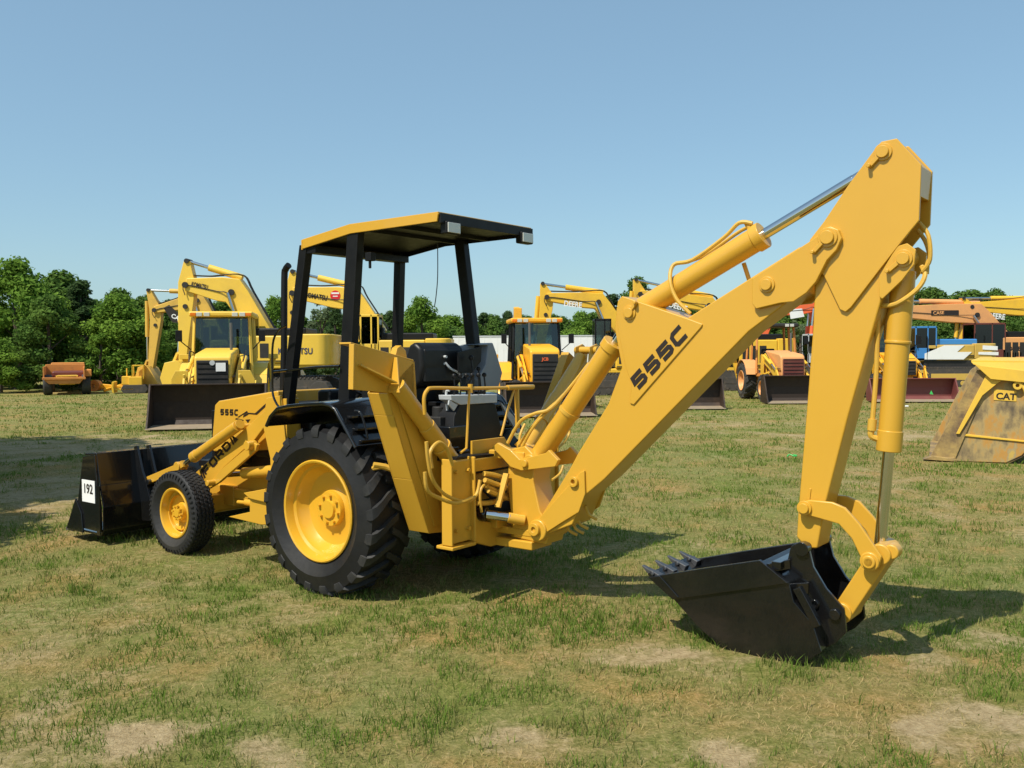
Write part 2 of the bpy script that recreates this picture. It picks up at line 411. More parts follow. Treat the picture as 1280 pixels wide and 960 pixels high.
# dash cowl between hood and cab
b = MB(); b.box(.85, 1.28, -.34, .36, 1.05, 1.50); b.box(.72, .9, -.25, .25, 1.3, 1.62); b.build('cowl', 'blk2', TR, .03)
b = MB(); b.tube([(.52+.17*math.cos(t)*.5, .19*math.sin(t)-.02, 1.66+.17*math.cos(t)*.6) for t in [i*2*PI/20 for i in range(21)]], .014, 8); b.cyl((.52, -.02, 1.66), (.75, -.02, 1.45), .02)
b.build('steering_wheel', 'blk2', TR)
# black hand rail by the left step
b = MB(); b.tube([(0.755,0.7,2.202),(0.867,0.7,2.162),(0.949,0.7,2.042),(0.962,0.7,1.756),(0.96,0.7,1.599),(0.906,0.7,1.507),(0.839,0.7,1.466)], .010, 8, 5); b.tube([(1.071,0.62,1.789),(0.463,0.62,1.836),(0.164,0.62,1.845)], .011, 8); b.split('hand_rail', 'blk', TR)
# loader tower
for s in (1, -1):
    b = MB()
    tw = [(1.16, 1.55), (.95, 1.58), (.88, 1.05), (.88, .62), (1.10, .60), (1.12, 1.0), (1.22, 1.30)]
    b.prism(tw, .43*s, .455*s); b.prism([(p[0], p[1]) for p in tw], .60*s, .62*s); b.box(.90, .95, min(.455*s, .6*s), max(.455*s, .6*s), .62, 1.55)
    b.build('loader_tower', 'yel', TR, .006)
# loader arms
for s in (1, -1):
    b = MB(); c0 = .50*s; c1 = .56*s
    ap = [(2.378,0.779),(1.65,1.202),(1.338,1.386),(1.051,1.562),(1.053,1.466),(1.441,1.137),(1.93,0.844),(2.231,0.63)]
    b.prism(ap+[(2.62, .36), (2.95, .22), (3.02, .30), (2.72, .52)], c0, c1)
    arm = b.build('loader_arm', 'yel', TR, .008)
    b = MB(); b.prism([(2.193,0.636),(1.894,0.845),(1.395,1.13),(1.336,1.108),(1.361,1.054),(1.951,0.704),(2.126,0.626)], .562*s, .60*s); b.cyl((1.42, .56*s, 1.10), (1.42, .66*s, 1.10), .045); b.cyl((2.03, .56*s, .70), (2.03, .68*s, .70), .03)
    b.split('lower_link', 'yel', arm, .006)
    if s > 0:
        b = MB(); stroke_text(b, 'FORD', (2.21, .5605, .745), (-.585, 0, .43), (.3, 0, 1), .118, .098, .022, .026, slant=-.35)
        u = Vector((-.585, 0, .43)).normalized(); w = Vector((.43, 0, .585)).normalized(); o = Vector((2.21, .5635, .745))
        for (a0, a1, k) in ((-.045, -.018, 0), (-.085, -.055, 1), (.56, .585, 0), (.597, .63, 1)):
            q = [o+u*a0, o+u*a1, o+u*(a1+.0)+w*.10, o+u*(a0+.0)+w*(.10)]
            if k and a0 < 0: q = [o+u*(a0-.02), o+u*a1, o+u*a1+w*.10]
            if k and a0 > 0: q = [o+u*a0, o+u*(a1+.035), o+u*(a0)+w*.10]
            b.slab(q, .002)
        b.build('lettering', 'decal', arm)
    # bucket tilt cylinder
    y = .62*s
    b = MB(); b.cyl((1.60, y, 1.275), (2.30, y, .945), .052); b.cyl((1.56, y, 1.295), (1.60, y, 1.275), .05, .03); b.cyl((2.27, y, .96), (2.34, y, .927), .058); b.cyl((1.63, .45*s, 1.26), (1.63, .66*s, 1.26), .03)
    c = b.build('tilt_cylinder', 'yel', TR, .005)
    b = MB(); b.cyl((2.30, y, .945), (2.52, y, .84), .024); b.build('piston_rod', 'chrome', c)
    b = MB(); b.cyl((2.57, y-.05, .82), (2.57, y+.05, .82), .05); b.beam((2.49, y, .855), (2.60, y, .80), .07, .07); b.prism([(2.50, .86), (2.62, .84), (3.2, .66), (3.2, .58), (2.62, .75), (2.66, .45), (2.60, .36), (2.56, .38), (2.56, .74)], y-.022, y+.022)
    b.cyl((2.60, .46*s, .42), (2.60, .68*s, .42), .035)
    b.build('bellcrank', 'yel', TR, .005)
    # lift cylinder
    y = .47*s
    b = MB(); b.cyl((1.02, y, .89), (1.72, y, .80), .055); c = b.build('lift_cylinder', 'yel', TR, .005)
    b = MB(); b.cyl((1.70, y, .80), (2.1, y, .75), .026); b.build('piston_rod', 'chrome', c)
# cross tube, tank and step box
b = MB(); b.prism([(1.245,0.686),(0.929,0.751),(0.937,0.435),(1.029,0.425),(1.519,0.445),(1.19,0.524),(1.187,0.64)], .56, .80); b.prism([(1.241,0.696),(0.925,0.761),(0.872,0.638),(1.147,0.654)], .5, .83); b.build('step_box', 'yel', TR, .006)
b = MB(); b.box(.95, 1.25, .3, .62, .42, .66); b.box(1.2, 2.1, .28, .33, .50, .60); b.cyl((1.2, .62, .56), (1.5, .62, .56), .03); b.cyl((1.30, .62, .56), (1.36, .62, .56), .05); b.cyl((1.5, .62, .555), (1.62, .62, .55), .018)
b.build('side_tank', 'yel', TR, .008)
b = MB(); b.box(1.25, 1.5, -.8, -.5, .4, .75); b.build('battery_box', 'yel', TR, .008)
# front bucket
fb = MB(); yb = 1.08
side = [(3.36, .93), (3.32, .62), (3.27, .40), (3.27, .14), (3.88, .15), (3.86, .22), (3.72, .44), (3.60, .90)]
shell = [(3.60, .93), (3.36, .945), (3.29, .62), (3.24, .40), (3.245, .16), (3.30, .10), (3.90, .10)]
th = .022
for i in range(len(shell)-1):
    (x0, z0), (x1, z1) = shell[i], shell[i+1]
    fb.slab([(x0, -yb, z0), (x1, -yb, z1), (x1, yb, z1), (x0, yb, z0)], th)
fbo = fb.build('front_bucket', 'blk', TR, .004)
for s in (1, -1):
    b = MB(); b.prism(side, (yb-.004)*s, (yb+.022)*s); b.prism([(3.255, .62), (3.255, .11), (3.32, .11), (3.32, .62)], (yb+.02)*s, (yb+.035)*s)
    b.prism([(3.74, .45), (3.88, .22), (3.95, .11), (3.6, .10), (3.62, .30)], (yb+.02)*s, (yb+.04)*s)
    b.build('side_plate', 'blk', fbo, .005)
b = MB(); b.box(3.85, 4.0, -yb-.02, yb+.02, .085, .115); b.build('cutting_edge', 'steel', fbo, .003)
for s in (1, -1):
    b = MB()
    for yy in (.52, .66):
        b.prism([(3.36, .98), (3.30, .62), (3.24, .2), (3.02, .22), (2.98, .30), (3.05, .42), (3.16, .66), (3.20, .72), (3.30, .99)], yy*s-.012, yy*s+.012)
    b.cyl((3.10, .50*s, .62), (3.10, .68*s, .62), .03); b.cyl((2.98, .48*s, .28), (2.98, .70*s, .28), .035)
    b.build('bucket_bracket', 'blk', fbo, .003)
b = MB(); b.box(3.36, 3.62, yb+.022, yb+.026, .43, .66); lot = b.build('lot_tag', 'paper', fbo)
letters('192', (3.59, yb+.027, .525), (-1, 0, 0), (0, 0, 1), .10, 'lettering', 'decal', lot, xs=.95, bold=.015)
# rear fenders
for s in (1, -1):
    b = MB(); arc = [(0.595,1.358),(0.539,1.441),(0.442,1.512),(0.307,1.536),(0.104,1.555),(-0.13,1.568),(-0.215,1.558),(-0.27,1.528),(-0.37,1.407),(-0.502,1.241)]
    arc2 = [(x, z-.035) for x, z in arc]
    yo, yi = 1.05*s, .50*s
    n = len(arc); vs = []
    for (x, z) in arc:
        vs += [(x, yo, z), (x, yi, z+.02 if -.25 < x < .5 else z)]
    vs2 = []
    for i, (x, z) in enumerate(arc):
        cx, cz = .05, .8; dx, dz = cx-x, cz-z; l = math.hypot(dx, dz); vs2 += [(x+dx/l*.02, yo, z+dz/l*.02), (x+dx/l*.02, yi, z+dz/l*.02)]
    fs = []
    for i in range(n-1):
        a = 2*i; fs += [(a, a+1, a+3, a+2), (2*n+a, 2*n+a+2, 2*n+a+3, 2*n+a+1), (a, a+2, 2*n+a+2, 2*n+a), (a+1, 2*n+a+1, 2*n+a+3, a+3)]
    fs += [(0, 2*n, 2*n+1, 1), (2*n-2, 2*n-1, 4*n-1, 4*n-2)]
    b.add(vs+vs2, fs)
    # rolled outer lip and inner wall
    b.tube([(x, yo, z-.012) for x, z in arc], .016, 8)
    b.prism(arc+[(-.45, 1.0), (.55, 1.0)], yi-.012*s, yi+.012*s)
    fo = b.build('fender', 'blk', TR, .004)
    b = MB()
    for (x, z, l) in ((-.36, 1.455, .3), (-.42, 1.36, .3), (-.47, 1.27, .3)):
        b.box(x-.035, x+.02, (yi if s > 0 else yo)+.06, (yo if s > 0 else yi)-.06, z-.006, z+.012)
    b.box(-.40, -.34, .56*s-.03, .56*s+.03, 1.25, 1.5); b.tube([(-.33, .9*s, 1.5), (-.40, .9*s, 1.48), (-.47, .9*s, 1.3), (-.45, .9*s, 1.25)], .011, 6, 3)
    b.build('fender_step', 'blk', fo, .003)
# canopy
cp = [(-.965, 3.04), (.04, 3.035), (.645, 2.955), (.645, 2.875), (.63, 2.875), (.03, 2.955), (-.95, 2.965)]
b = MB(); b.prism([(-.965, 3.04), (.04, 3.035), (.66, 2.955), (.655, 2.93), (.04, 3.012), (-.965, 3.017)], -.60, .60)
for s in (1, -1): b.prism(cp, .585*s, .602*s)
b.box(.648, .664, -.60, .60, 2.865, 2.95); can = b.build('canopy', 'yel', TR, .004)
b = MB(); b.prism([(-.955, 3.010), (.04, 3.005), (.64, 2.925), (.64, 2.905), (.04, 2.985), (-.955, 2.990)], -.583, .583)
b.box(-.98, -.955, -.603, .585, 2.955, 3.030)
for s_ in (1, -1): b.prism([(p[0]*.995, p[1]-.004) for p in cp], .575*s_, .584*s_)
for x in (-.50, -.15): b.box(x-.012, x+.012, -.58, .58, 2.955, 2.99)
b.box(.50, .62, -.58, .58, 2.83, 2.89)
b.build('canopy_lining', 'blk2', can, .003)
for (y, z) in ((.46, 2.93), (-.50, 2.945)):
    b = MB(); b.box(-1.00, -.93, y-.085, y+.085, z-.055, z+.045); b.box(-.95, -.90, y-.02, y+.02, z, z+.06); w = b.build('work_light', 'blk2', can, .012)
    b = MB(); b.box(-1.008, -.998, y-.072, y+.072, z-.044, z+.034); b.build('lamp_lens', 'lens', w, .004)
for (c, top, bot, tw) in ((1, [(0.654,2.844)][0], [(0.984,1.519)][0], .10), (1, [(0.012,2.944)][0], [(0.175,1.625)][0], .135)):
    b = MB(); b.beam((top[0], .55, top[1]+.06), (bot[0], .55, bot[1]-.25), .08, tw, up=(1, 0, 0)); b.build('canopy_post', 'blk2', TR, .008)
for (top, bot, tw) in (([(0.59,2.899)][0], [(0.636,2.027)][0], .085), ([(-0.195,2.955)][0], [(-0.33,2.033)][0], .11)):
    d = (top[0]-bot[0])/(top[1]-bot[1])
    b = MB(); b.beam((top[0], -.55, top[1]+.05), (bot[0]-d*.6, -.55, bot[1]-.6), .08, tw, up=(1, 0, 0)); b.build('canopy_post', 'blk2', TR, .008)
b = MB(); b.tube([(-0.316,-0.1,2.918),(-0.313,-0.1,2.626),(-0.292,-0.1,2.452),(-0.272,-0.1,2.362)], .0045, 5, 4); b.build('hanging_wire', 'hoseB', TR)
b = MB(); b.box(-.17, -.10, .50, .56, 2.72, 2.79); b.cyl((-.13, .53, 2.72), (-.13, .53, 2.66), .012); b.build('switch_box', 'blk2', TR, .006)
# operator station
b = MB(); b.box(-.95, .85, -.50, .50, 1.04, 1.10); b.box(-.4, .6, -.45, -.40, 1.1, 1.5); b.box(-.4, .6, .40, .45, 1.1, 1.45); b.build('floor_pan', 'blk2', TR, .006)
b = MB(); b.prism([(-.36, 1.66), (-.25, 1.65), (-.20, 1.75), (-.22, 1.92), (-.27, 2.03), (-.34, 2.05), (-.41, 2.0), (-.43, 1.85), (-.40, 1.72)], -.33, .23); se = b.build('seat', 'vinyl', TR, .05)
b = MB(); b.box(-.425, -.385, -.30, .19, 1.70, 1.99); b.box(-.22, .28, -.27, .27, 1.52, 1.66); b.build('seat_shell', 'vinyl', se, .03)
b = MB(); b.cyl((-.42, -.05, 1.92), (-.455, -.05, 1.92), .012); b.cyl((-.42, -.05, 1.86), (-.43, -.05, 1.86), .01); b.tube([(-.43, -.06, 1.87), (-.45, -.10, 1.82), (-.45, -.2, 1.78), (-.43, -.28, 1.74)], .010, 6, 4)
b.split('seat_bolt', 'lgrey', se)
b = MB(); b.box(-.1, .15, -.2, .2, 1.10, 1.52); b.cyl((-.35, -.25, 1.1), (-.35, -.25, 1.62), .05); b.cyl((-.5, .1, 1.1), (-.5, .1, 1.5), .06); b.box(-.62, -.45, -.1, .22, 1.10, 1.42)
b.build('seat_pedestal', 'dark', TR, .01)
gp = [(-0.418,2.024),(-0.633,2.043),(-0.679,1.959),(-0.771,1.766),(-0.71,1.627),(-0.435,1.6),(-0.414,1.716),(-0.528,1.851),(-0.564,2.017)]
b = MB(); b.prism(gp, -.50, -.28, 'x'); b.prism([(-0.267,2.017),(-0.612,2.025),(-0.609,1.74),(-0.264,1.734)], -.38, -.30, 'x'); b.build('side_console', 'grey', TR, .015)
b = MB(); b.prism([(-0.141,1.96),(-0.468,2.009),(-0.455,1.873),(-0.332,1.776),(-0.149,1.78)], -.505, -.49, 'x'); b.build('console_recess', 'blk2', TR, .005)
b = MB(); b.tube([(-0.587,-0.25,1.541),(-0.589,-0.25,1.75),(-0.563,-0.25,1.904)], .008, 6); b.ball([(-0.563,-0.25,1.911)][0], .024); b.tube([(-0.595,-0.35,1.536),(-0.578,-0.35,1.712),(-0.561,-0.35,1.804)], .008, 6); b.ball([(-0.561,-0.35,1.811)][0], .02)
b.tube([(-0.694,-0.05,1.553),(-0.704,-0.05,1.689),(-0.74,-0.05,1.757)], .008, 6); b.ball([(-0.741,-0.05,1.764)][0], .02)
b.split('control_lever', 'blk2', TR)
b = MB(); b.prism([(0.22,1.605),(-0.389,1.587),(-0.388,1.516),(0.101,1.52),(0.211,1.565)], -.74, -.60, 'x'); b.prism([(0.233,1.566),(0.124,1.521),(0.175,1.471),(0.243,1.527)], -.735, -.72, 'x')
b.tube([(-0.664,0.19,1.589),(-0.665,0.19,1.636),(-0.7,0.19,1.643)], .012, 6, 3); b.build('control_tray', 'lgrey', TR, .006)
b = MB(); b.prism([(0.081,1.532),(-0.388,1.509),(-0.487,1.249),(-0.417,1.07),(0.196,1.126),(0.153,1.429)], -.72, -.50, 'x'); b.build('control_tower', 'blk2', TR, .01)
b = MB(); b.prism([(0.129,1.525),(0.06,1.426),(0.121,1.43)], -.62, -.60, 'x'); b.prism([(-0.592,1.504),(-0.779,1.37),(-0.899,1.213),(-0.838,1.21),(-0.684,1.375)], -.62, -.60, 'x'); b.split('side_bracket', 'lgrey', TR)
b = MB(); b.box(-.85, -.55, .12, .36, 1.10, 1.36); b.cyl((-.9, .2, 1.14), (-.9, .33, 1.14), .035); b.box(-.9, -.7, .30, .42, 1.10, 1.2); b.build('battery', 'blk', TR, .01)
# yellow rail at the back of the platform
b = MB(); b.tube([(-1.1,0.915,1.501),(-1.1,0.922,1.62),(-1.1,0.887,1.678),(-1.1,0.817,1.693),(-1.1,0.423,1.676),(-1.1,-0.137,1.663)], .014, 10, 4); b.cyl([(-1.1,-0.072,1.664)][0], [(-1.1,-0.427,1.66)][0], .022)
b.tube([(-1.1,0.404,1.672),(-1.1,0.426,1.46),(-1.1,0.448,1.212),(-1.1,0.515,1.181)], .010, 8); b.tube([(-1.1,-0.169,1.652),(-1.1,-0.07,1.464),(-1.1,0.016,1.273)], .010, 8); b.beam([(-1.1,-0.202,1.65)][0], [(-1.1,-0.21,1.322)][0], .035, .02); b.cyl([(-1.1,0.394,1.709)][0], [(-1.1,0.395,1.64)][0], .02)
b.build('platform_rail', 'yel', TR)
b = MB(); b.prism([(0.282,1.249),(-0.131,1.249),(-0.239,1.146),(0.283,1.134)], -1.02, -1.0, 'x'); b.build('kick_plate', 'yel', TR, .003)
# rear frame
b = MB(); b.prism([(0.588,1.156),(-0.261,1.124),(-0.316,1.084),(0.589,1.113)], -1.12, -.9, 'x'); b.build('platform_edge', 'blk2', TR, .004)
b = MB()
for s in (1, -1):
    b.box(-1.15, -1.06, min(.45*s, .69*s), max(.45*s, .69*s), .50, 1.13)
    b.box(-1.175, -1.07, .70*s-.010, .70*s+.010, .49, 1.15); b.box(-1.19, -.95, .45*s-.010, .45*s+.010, .49, 1.15); b.box(-1.19, -1.02, min(.44*s, .72*s), max(.44*s, .72*s), .46, .487)
b.box(-1.14, -.9, -.45, .45, 1.02, 1.12)
b.prism([(.44, .48), (.44, .78), (.30, .62), (.12, .58), (-.12, .58), (-.30, .62), (-.44, .78), (-.44, .48), (-.2, .40), (.2, .40)], -1.14, -1.06, 'x')
b.prism([(.44, .5), (.44, 1.1), (-.44, 1.1), (-.44, .5)], -.93, -.90, 'x'); fr = b.build('rear_frame', 'yel', TR, .008)
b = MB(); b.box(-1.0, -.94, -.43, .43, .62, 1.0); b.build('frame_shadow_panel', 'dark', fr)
# swing post and its knuckles
b = MB(); y0 = -.02
b.box(-1.50, -1.06, -.14, .14, .40, .47); b.box(-1.50, -1.06, -.12, .12, .50, .56); b.box(-1.42, -1.06, -.13, .13, 1.10, 1.17)
b.cyl((-1.28, 0, .42), (-1.28, 0, 1.16), .075)
b.prism([(-1.30, .48), (-1.62, .46), (-1.66, .60), (-1.56, .72), (-1.50, .95), (-1.52, 1.14), (-1.42, 1.22), (-1.26, 1.18), (-1.24, .9)], -.115, .115)
b.cyl((-1.57, -.17, .575), (-1.57, .17, .575), .085); b.cyl((-1.49, -.16, 1.10), (-1.49, .16, 1.10), .06)
sp = b.build('swing_post', 'yel', TR, .012)
b = MB()
kn = [(-1.124,0.14,1.193),(-1.214,0.14,1.256),(-1.391,0.14,1.202),(-1.698,0.14,1.098),(-1.653,0.14,1.181),(-1.668,0.14,1.219),(-1.773,0.14,1.152),(-1.668,0.14,1.077),(-1.405,0.14,1.027),(-1.246,0.14,1.123)]
b.prism([(p[0], p[2]) for p in [(-1.124,0.14,1.193),(-1.182,0.14,1.235),(-1.311,0.14,1.185),(-1.406,0.14,1.115),(-1.653,0.14,1.181),(-1.683,0.14,1.208),(-1.773,0.14,1.134),(-1.743,0.14,1.083),(-1.421,0.14,1.028),(-1.31,0.14,1.051),(-1.23,0.14,1.116)]], .125, .165)
b.prism([(p[0], p[2]) for p in [(-1.124,0.14,1.193),(-1.182,0.14,1.235),(-1.311,0.14,1.185),(-1.406,0.14,1.115),(-1.653,0.14,1.181),(-1.683,0.14,1.208),(-1.773,0.14,1.134),(-1.743,0.14,1.083),(-1.421,0.14,1.028),(-1.31,0.14,1.051),(-1.23,0.14,1.116)]], -.165, -.125)
b.cyl((-1.46, .10, 1.09), (-1.46, .19, 1.09), .03); b.build('post_knuckle', 'yel', sp, .006)
b = MB(); b.box(-1.20, -1.08, .06, .2, .55, .66); b.cyl((-1.32, .21, .655), (-1.42, .12, .63), .042); b.build('swing_lug', 'yel', sp, .006)
for s in (1, -1):
    b = MB(); b.cyl((-1.02, .36*s, .70), (-1.18, .30*s, .68), .062); c = b.build('swing_cylinder', 'blk', TR, .006)
    b = MB(); b.cyl((-1.18, .30*s, .68), (-1.34, .20*s, .655), .036); b.build('piston_rod', 'chrome', c)
# boom
b = MB()
bo = [(-2.311,2.356),(-2.832,2.183),(-3.616,2.613),(-3.628,2.32),(-3.55,2.273),(-3.277,2.082),(-2.159,1.014),(-1.99,0.88),(-1.873,0.647),(-1.635,0.546),(-1.543,0.516),(-1.481,0.572),(-1.574,0.67),(-1.854,1.072),(-1.927,1.192),(-2.195,1.573),(-2.31,1.843),(-2.251,2.121),(-2.264,2.254),(-2.278,2.323)]
b.prism(bo, -.13, .13); boom = b.build('boom', 'yel', TR, .010)
b = MB()
tip = [(-3.315,2.425),(-3.681,2.629),(-3.751,2.673),(-3.775,2.71),(-3.82,2.716),(-3.868,2.692),(-3.888,2.637),(-3.859,2.571),(-3.801,2.512),(-3.733,2.383),(-3.673,2.316),(-3.591,2.264),(-3.503,2.258),(-3.343,2.227),(-3.316,2.26)]
elb = [(-2.272,2.253),(-2.319,2.355),(-2.838,2.18),(-2.951,2.139),(-2.945,2.123),(-2.416,1.574),(-2.383,1.585),(-2.397,1.723),(-2.351,1.843),(-2.285,2.12)]
foot = [(-1.998,1.072),(-2.005,0.898),(-1.947,0.754),(-1.771,0.644),(-1.643,0.561),(-1.551,0.519),(-1.49,0.575),(-1.622,0.714),(-1.963,1.057)]
for s in (1, -1):
    b.prism(tip, .131*s, .172*s); b.prism(elb, .131*s, .142*s); b.prism(foot, .131*s, .150*s)
b.split('boom_plate', 'yel', boom, .006)
def pin(mb, p, y, r, ring=True, keeper=None):
    mb.cyl((p[0], y-.01, p[1]), (p[0], y+.03, p[1]), r, n=28)
    if ring: mb.cyl((p[0], y-.01, p[1]), (p[0], y+.012, p[1]), r*1.45, n=28)
    if keeper:
        d = Vector((keeper[0], 0, keeper[1])); q = Vector((p[0], y+.015, p[1])); e = q+d
        mb.beam(q, e, .026, .016, up=(0, 1, 0)); mb.cyl(e-Vector((0, .01, 0)), e+Vector((0, .03, 0)), .013, n=8)
b = MB(); P = [(-3.805,2.649),(-3.418,2.379)]
pin(b, P[0], .172, .042, True, (.085, -.085)); pin(b, P[1], .172, .036, True)
q = [(-2.385,2.232)][0]; pin(b, q, .142, .036, True, (-.06, .07))
q = [(-1.91,0.981)][0]; b.cyl((q[0], .14, q[1]), (q[0], .175, q[1]), .040, n=24, hole=.018)
q = [(-1.558,0.584)][0]; b.cyl((q[0], .14, q[1]), (q[0], .20, q[1]), .05, n=24, hole=.02); b.cyl((q[0], .14, q[1]), (q[0], .185, q[1]), .03, n=24)
b.split('pivot_pin', 'yel', boom, .004)
b = MB(); u = Vector((-2.84+2.45, 0, 2.06-1.68)).normalized(); w = Vector((2.45-2.38, 0, 1.76-1.68))
stroke_text(b, '555C', (-2.452, .1425, 1.672), u, w, .130, .110, .014, .030, slant=.10)
b.build('lettering', 'decal', boom)
b = MB(); b.box(-2.2, -1.75, -.05, .05, 2.19, 2.2)
for i, (x, z) in enumerate(((-1.80, .60), (-1.90, .66), (-1.98, .74), (-1.86, .62))): b.tube([(x-.02, -.02, z-.06), (x+.02, .03, z-.02), (x+.03, .06, z+.05)], .012, 6, 3)
b.v = b.v[8:]; b.f = [tuple(i-8 for i in f) for f in b.f[6:]]; b.m = b.m[6:]
b.split('hose_loop', 'hoseY', boom)
# dipper stick
b = MB()
dk = [(-3.705,2.422),(-3.696,2.127),(-3.654,1.54),(-3.605,0.928),(-3.596,0.757),(-3.663,0.693),(-3.73,0.702),(-3.784,1.002),(-3.918,1.55),(-4.116,2.284),(-4.192,2.513),(-3.91,2.728)]
b.prism(dk, -.115, .115); dip = b.build('dipper', 'yel', TR, .012)
b = MB()
pl1 = [(-4.081,3.172),(-4.108,3.197),(-4.195,3.203),(-4.333,3.03),(-4.323,2.712),(-4.227,2.594),(-4.101,2.433),(-3.937,2.218),(-3.904,2.19),(-3.87,2.206),(-3.77,2.418),(-3.7,2.496),(-3.679,2.648),(-3.768,2.754),(-3.913,2.959)]
lug = [(-4.099,2.399),(-4.199,2.569),(-4.257,2.583),(-4.306,2.542),(-4.298,2.458),(-4.232,2.368),(-4.119,2.26),(-4.1,2.275)]
for s in (1, -1):
    b.prism(pl1, .117*s, .138*s); b.prism(lug, .117*s, .134*s)
b.prism([(-4.191,3.192),(-4.33,3.024),(-4.318,2.854),(-4.278,2.858),(-4.268,3.013),(-4.15,3.151)], -.117, .117)
b.split('dipper_plate', 'yel', dip, .005)
b = MB(); P = [(-4.119,3.133),(-4.238,2.494)]
pin(b, P[0], .138, .036, True, (.075, -.075)); pin(b, P[1], .134, .036, True, (.085, -.07)); q = [(-3.666,0.961)][0]
pin(b, q, .165, .032, True); b.beam((q[0]-.02, .117, q[1]+.12), (q[0]-.0, .117, q[1]-.05), .012, .012)
b.split('pivot_pin', 'yel', dip, .003)
# dipper cylinder on top of the boom
A, B_, C_, D_ = [(p[0], 0, p[2]) for p in [(-2.355,0,2.238),(-3.298,0,2.712),(-3.909,0,3.013),(-4.067,0,3.091)]]
b = MB(); b.cyl(A, B_, .083, n=32); dd = (Vector(B_)-Vector(A)).normalized(); b.cyl(Vector(B_)-dd*.04, Vector(B_)+dd*.03, .093, n=32); c = b.build('dipper_cylinder', 'yel', TR, .006)
b = MB(); b.cyl(B_, C_, .036, n=24); b.cyl(C_, D_, .034, n=24); b.build('piston_rod', 'chrome', c)
b = MB(); b.cyl((D_[0], -.1, D_[2]), (D_[0], .1, D_[2]), .045); b.build('rod_eye', 'yel', c)
b = MB()
nrm = Vector((dd.z, 0, -dd.x))
if nrm.z < 0: nrm = -nrm
def on(t, h, y): return Vector(A)+(Vector(B_)-Vector(A))*t+nrm*h+Vector((0, y, 0))
b.tube([on(1.0, .10, .02), on(.93, .15, .03), on(.80, .12, .03), on(.55, .10, .04), on(.42, .14, .05), on(.37, .04, .10), on(.36, -.10, .11), on(.40, -.24, .10)], .014, 8, 5)
b.tube([on(1.0, .09, -.03), on(.90, .12, -.04), on(.62, .11, -.05), on(.46, .14, -.04)], .013, 8, 5)
b.tube([on(.8, -.07, -.10), on(.78, -.22, -.10)], .016, 8)
b.cyl(on(.97, .07, 0), on(.97, .13, 0), .025); b.split('hydraulic_line', 'hoseY', c)
# boom cylinder
A, B_ = [Vector((p[0], 0, p[2])) for p in [(-1.427,0,1.065),(-2.164,0,2.006)]]
dd = (B_-A).normalized()
b = MB(); b.cyl(A+dd*.06, B_-dd*.0, .082, n=32); b.cyl(B_-dd*.05, B_+dd*.02, .092, n=32); b.beam(A-dd*.05, A+dd*.12, .12, .10); c = b.build('boom_cylinder', 'yel', TR, .006)
b = MB(); b.cyl(B_, B_+dd*.30, .036); b.build('piston_rod', 'chrome', c)
b = MB(); nn = Vector((dd.z, 0, -dd.x))
if nn.x < 0: nn = -nn
def ob(t, h, y): return A+(B_-A)*t+nn*h+Vector((0, y, 0))
b.tube([ob(.02, .24, .12), ob(.20, .25, .12), ob(.32, .18, .12), ob(.42, .10, .09), ob(.62, .09, .03), ob(.8, .085, .0)], .014, 8, 5)
b.tube([ob(.05, .12, .10), ob(.25, .13, .11), ob(.45, .11, .06), ob(.6, .09, .03)], .012, 8, 5)
b.tube([ob(.02, .20, .02), ob(.30, .16, .05), ob(.50, .10, .05), ob(.58, .09, .04)], .012, 8, 5)
b.cyl(ob(.45, 0, 0), ob(.475, 0, 0), .089); b.split('hydraulic_line', 'hoseY', c)
# bucket cylinder at the back of the dipper
A, B_, C_ = [Vector((p[0], 0, p[2])) for p in [(-4.211,0,2.512),(-4.128,0,1.345),(-4.076,0,0.695)]]
dd = (B_-A).normalized()
b = MB(); b.cyl(A+dd*.08, B_, .070, n=32); b.cyl(A+dd*.5, A+dd*.52, .077, n=32); b.cyl(B_-dd*.12, B_+dd*.01, .075, n=32); b.beam(A-dd*.05, A+dd*.12, .10, .10); b.cyl((A.x, -.11, A.z), (A.x, .11, A.z), .055); c = b.build('bucket_cylinder', 'yel', TR, .006)
b = MB(); b.cyl(B_, C_, .035, n=24); b.build('piston_rod', 'chrome', c)
b = MB()
def oc(t, h, y): return A+(B_-A)*t+Vector((h, y, 0))
b.tube([oc(.05, -.10, .0), oc(.10, -.13, .03), oc(.17, -.10, .06), oc(.24, .0, .09), oc(.25, .10, .06), oc(.28, .115, .05), oc(.6, .10, .04), oc(.86, .10, .04)], .015, 8, 4)
b.cyl(oc(.84, .10, .04), oc(.90, .10, .04), .026); b.tube([oc(.89, .10, .04), oc(.93, .10, .04), oc(.95, .05, .02)], .02, 8, 3)
b.tube([oc(-.17, -.07, .02), oc(-.10, -.13, .03), oc(.02, -.15, .03), oc(.08, -.11, .03)], .013, 8, 5); b.tube([oc(-.14, -.05, -.03), oc(-.08, -.10, -.03), oc(.0, -.13, -.03), oc(.07, -.12, .0)], .013, 8, 5)
b.cyl(oc(.05, -.12, .0), oc(.09, -.12, .0), .024)
b.tube([oc(.22, .05, -.08), oc(.30, .10, -.08), oc(.42, .09, -.07)], .012, 8, 4); b.split('hydraulic_line', 'hoseY', c)
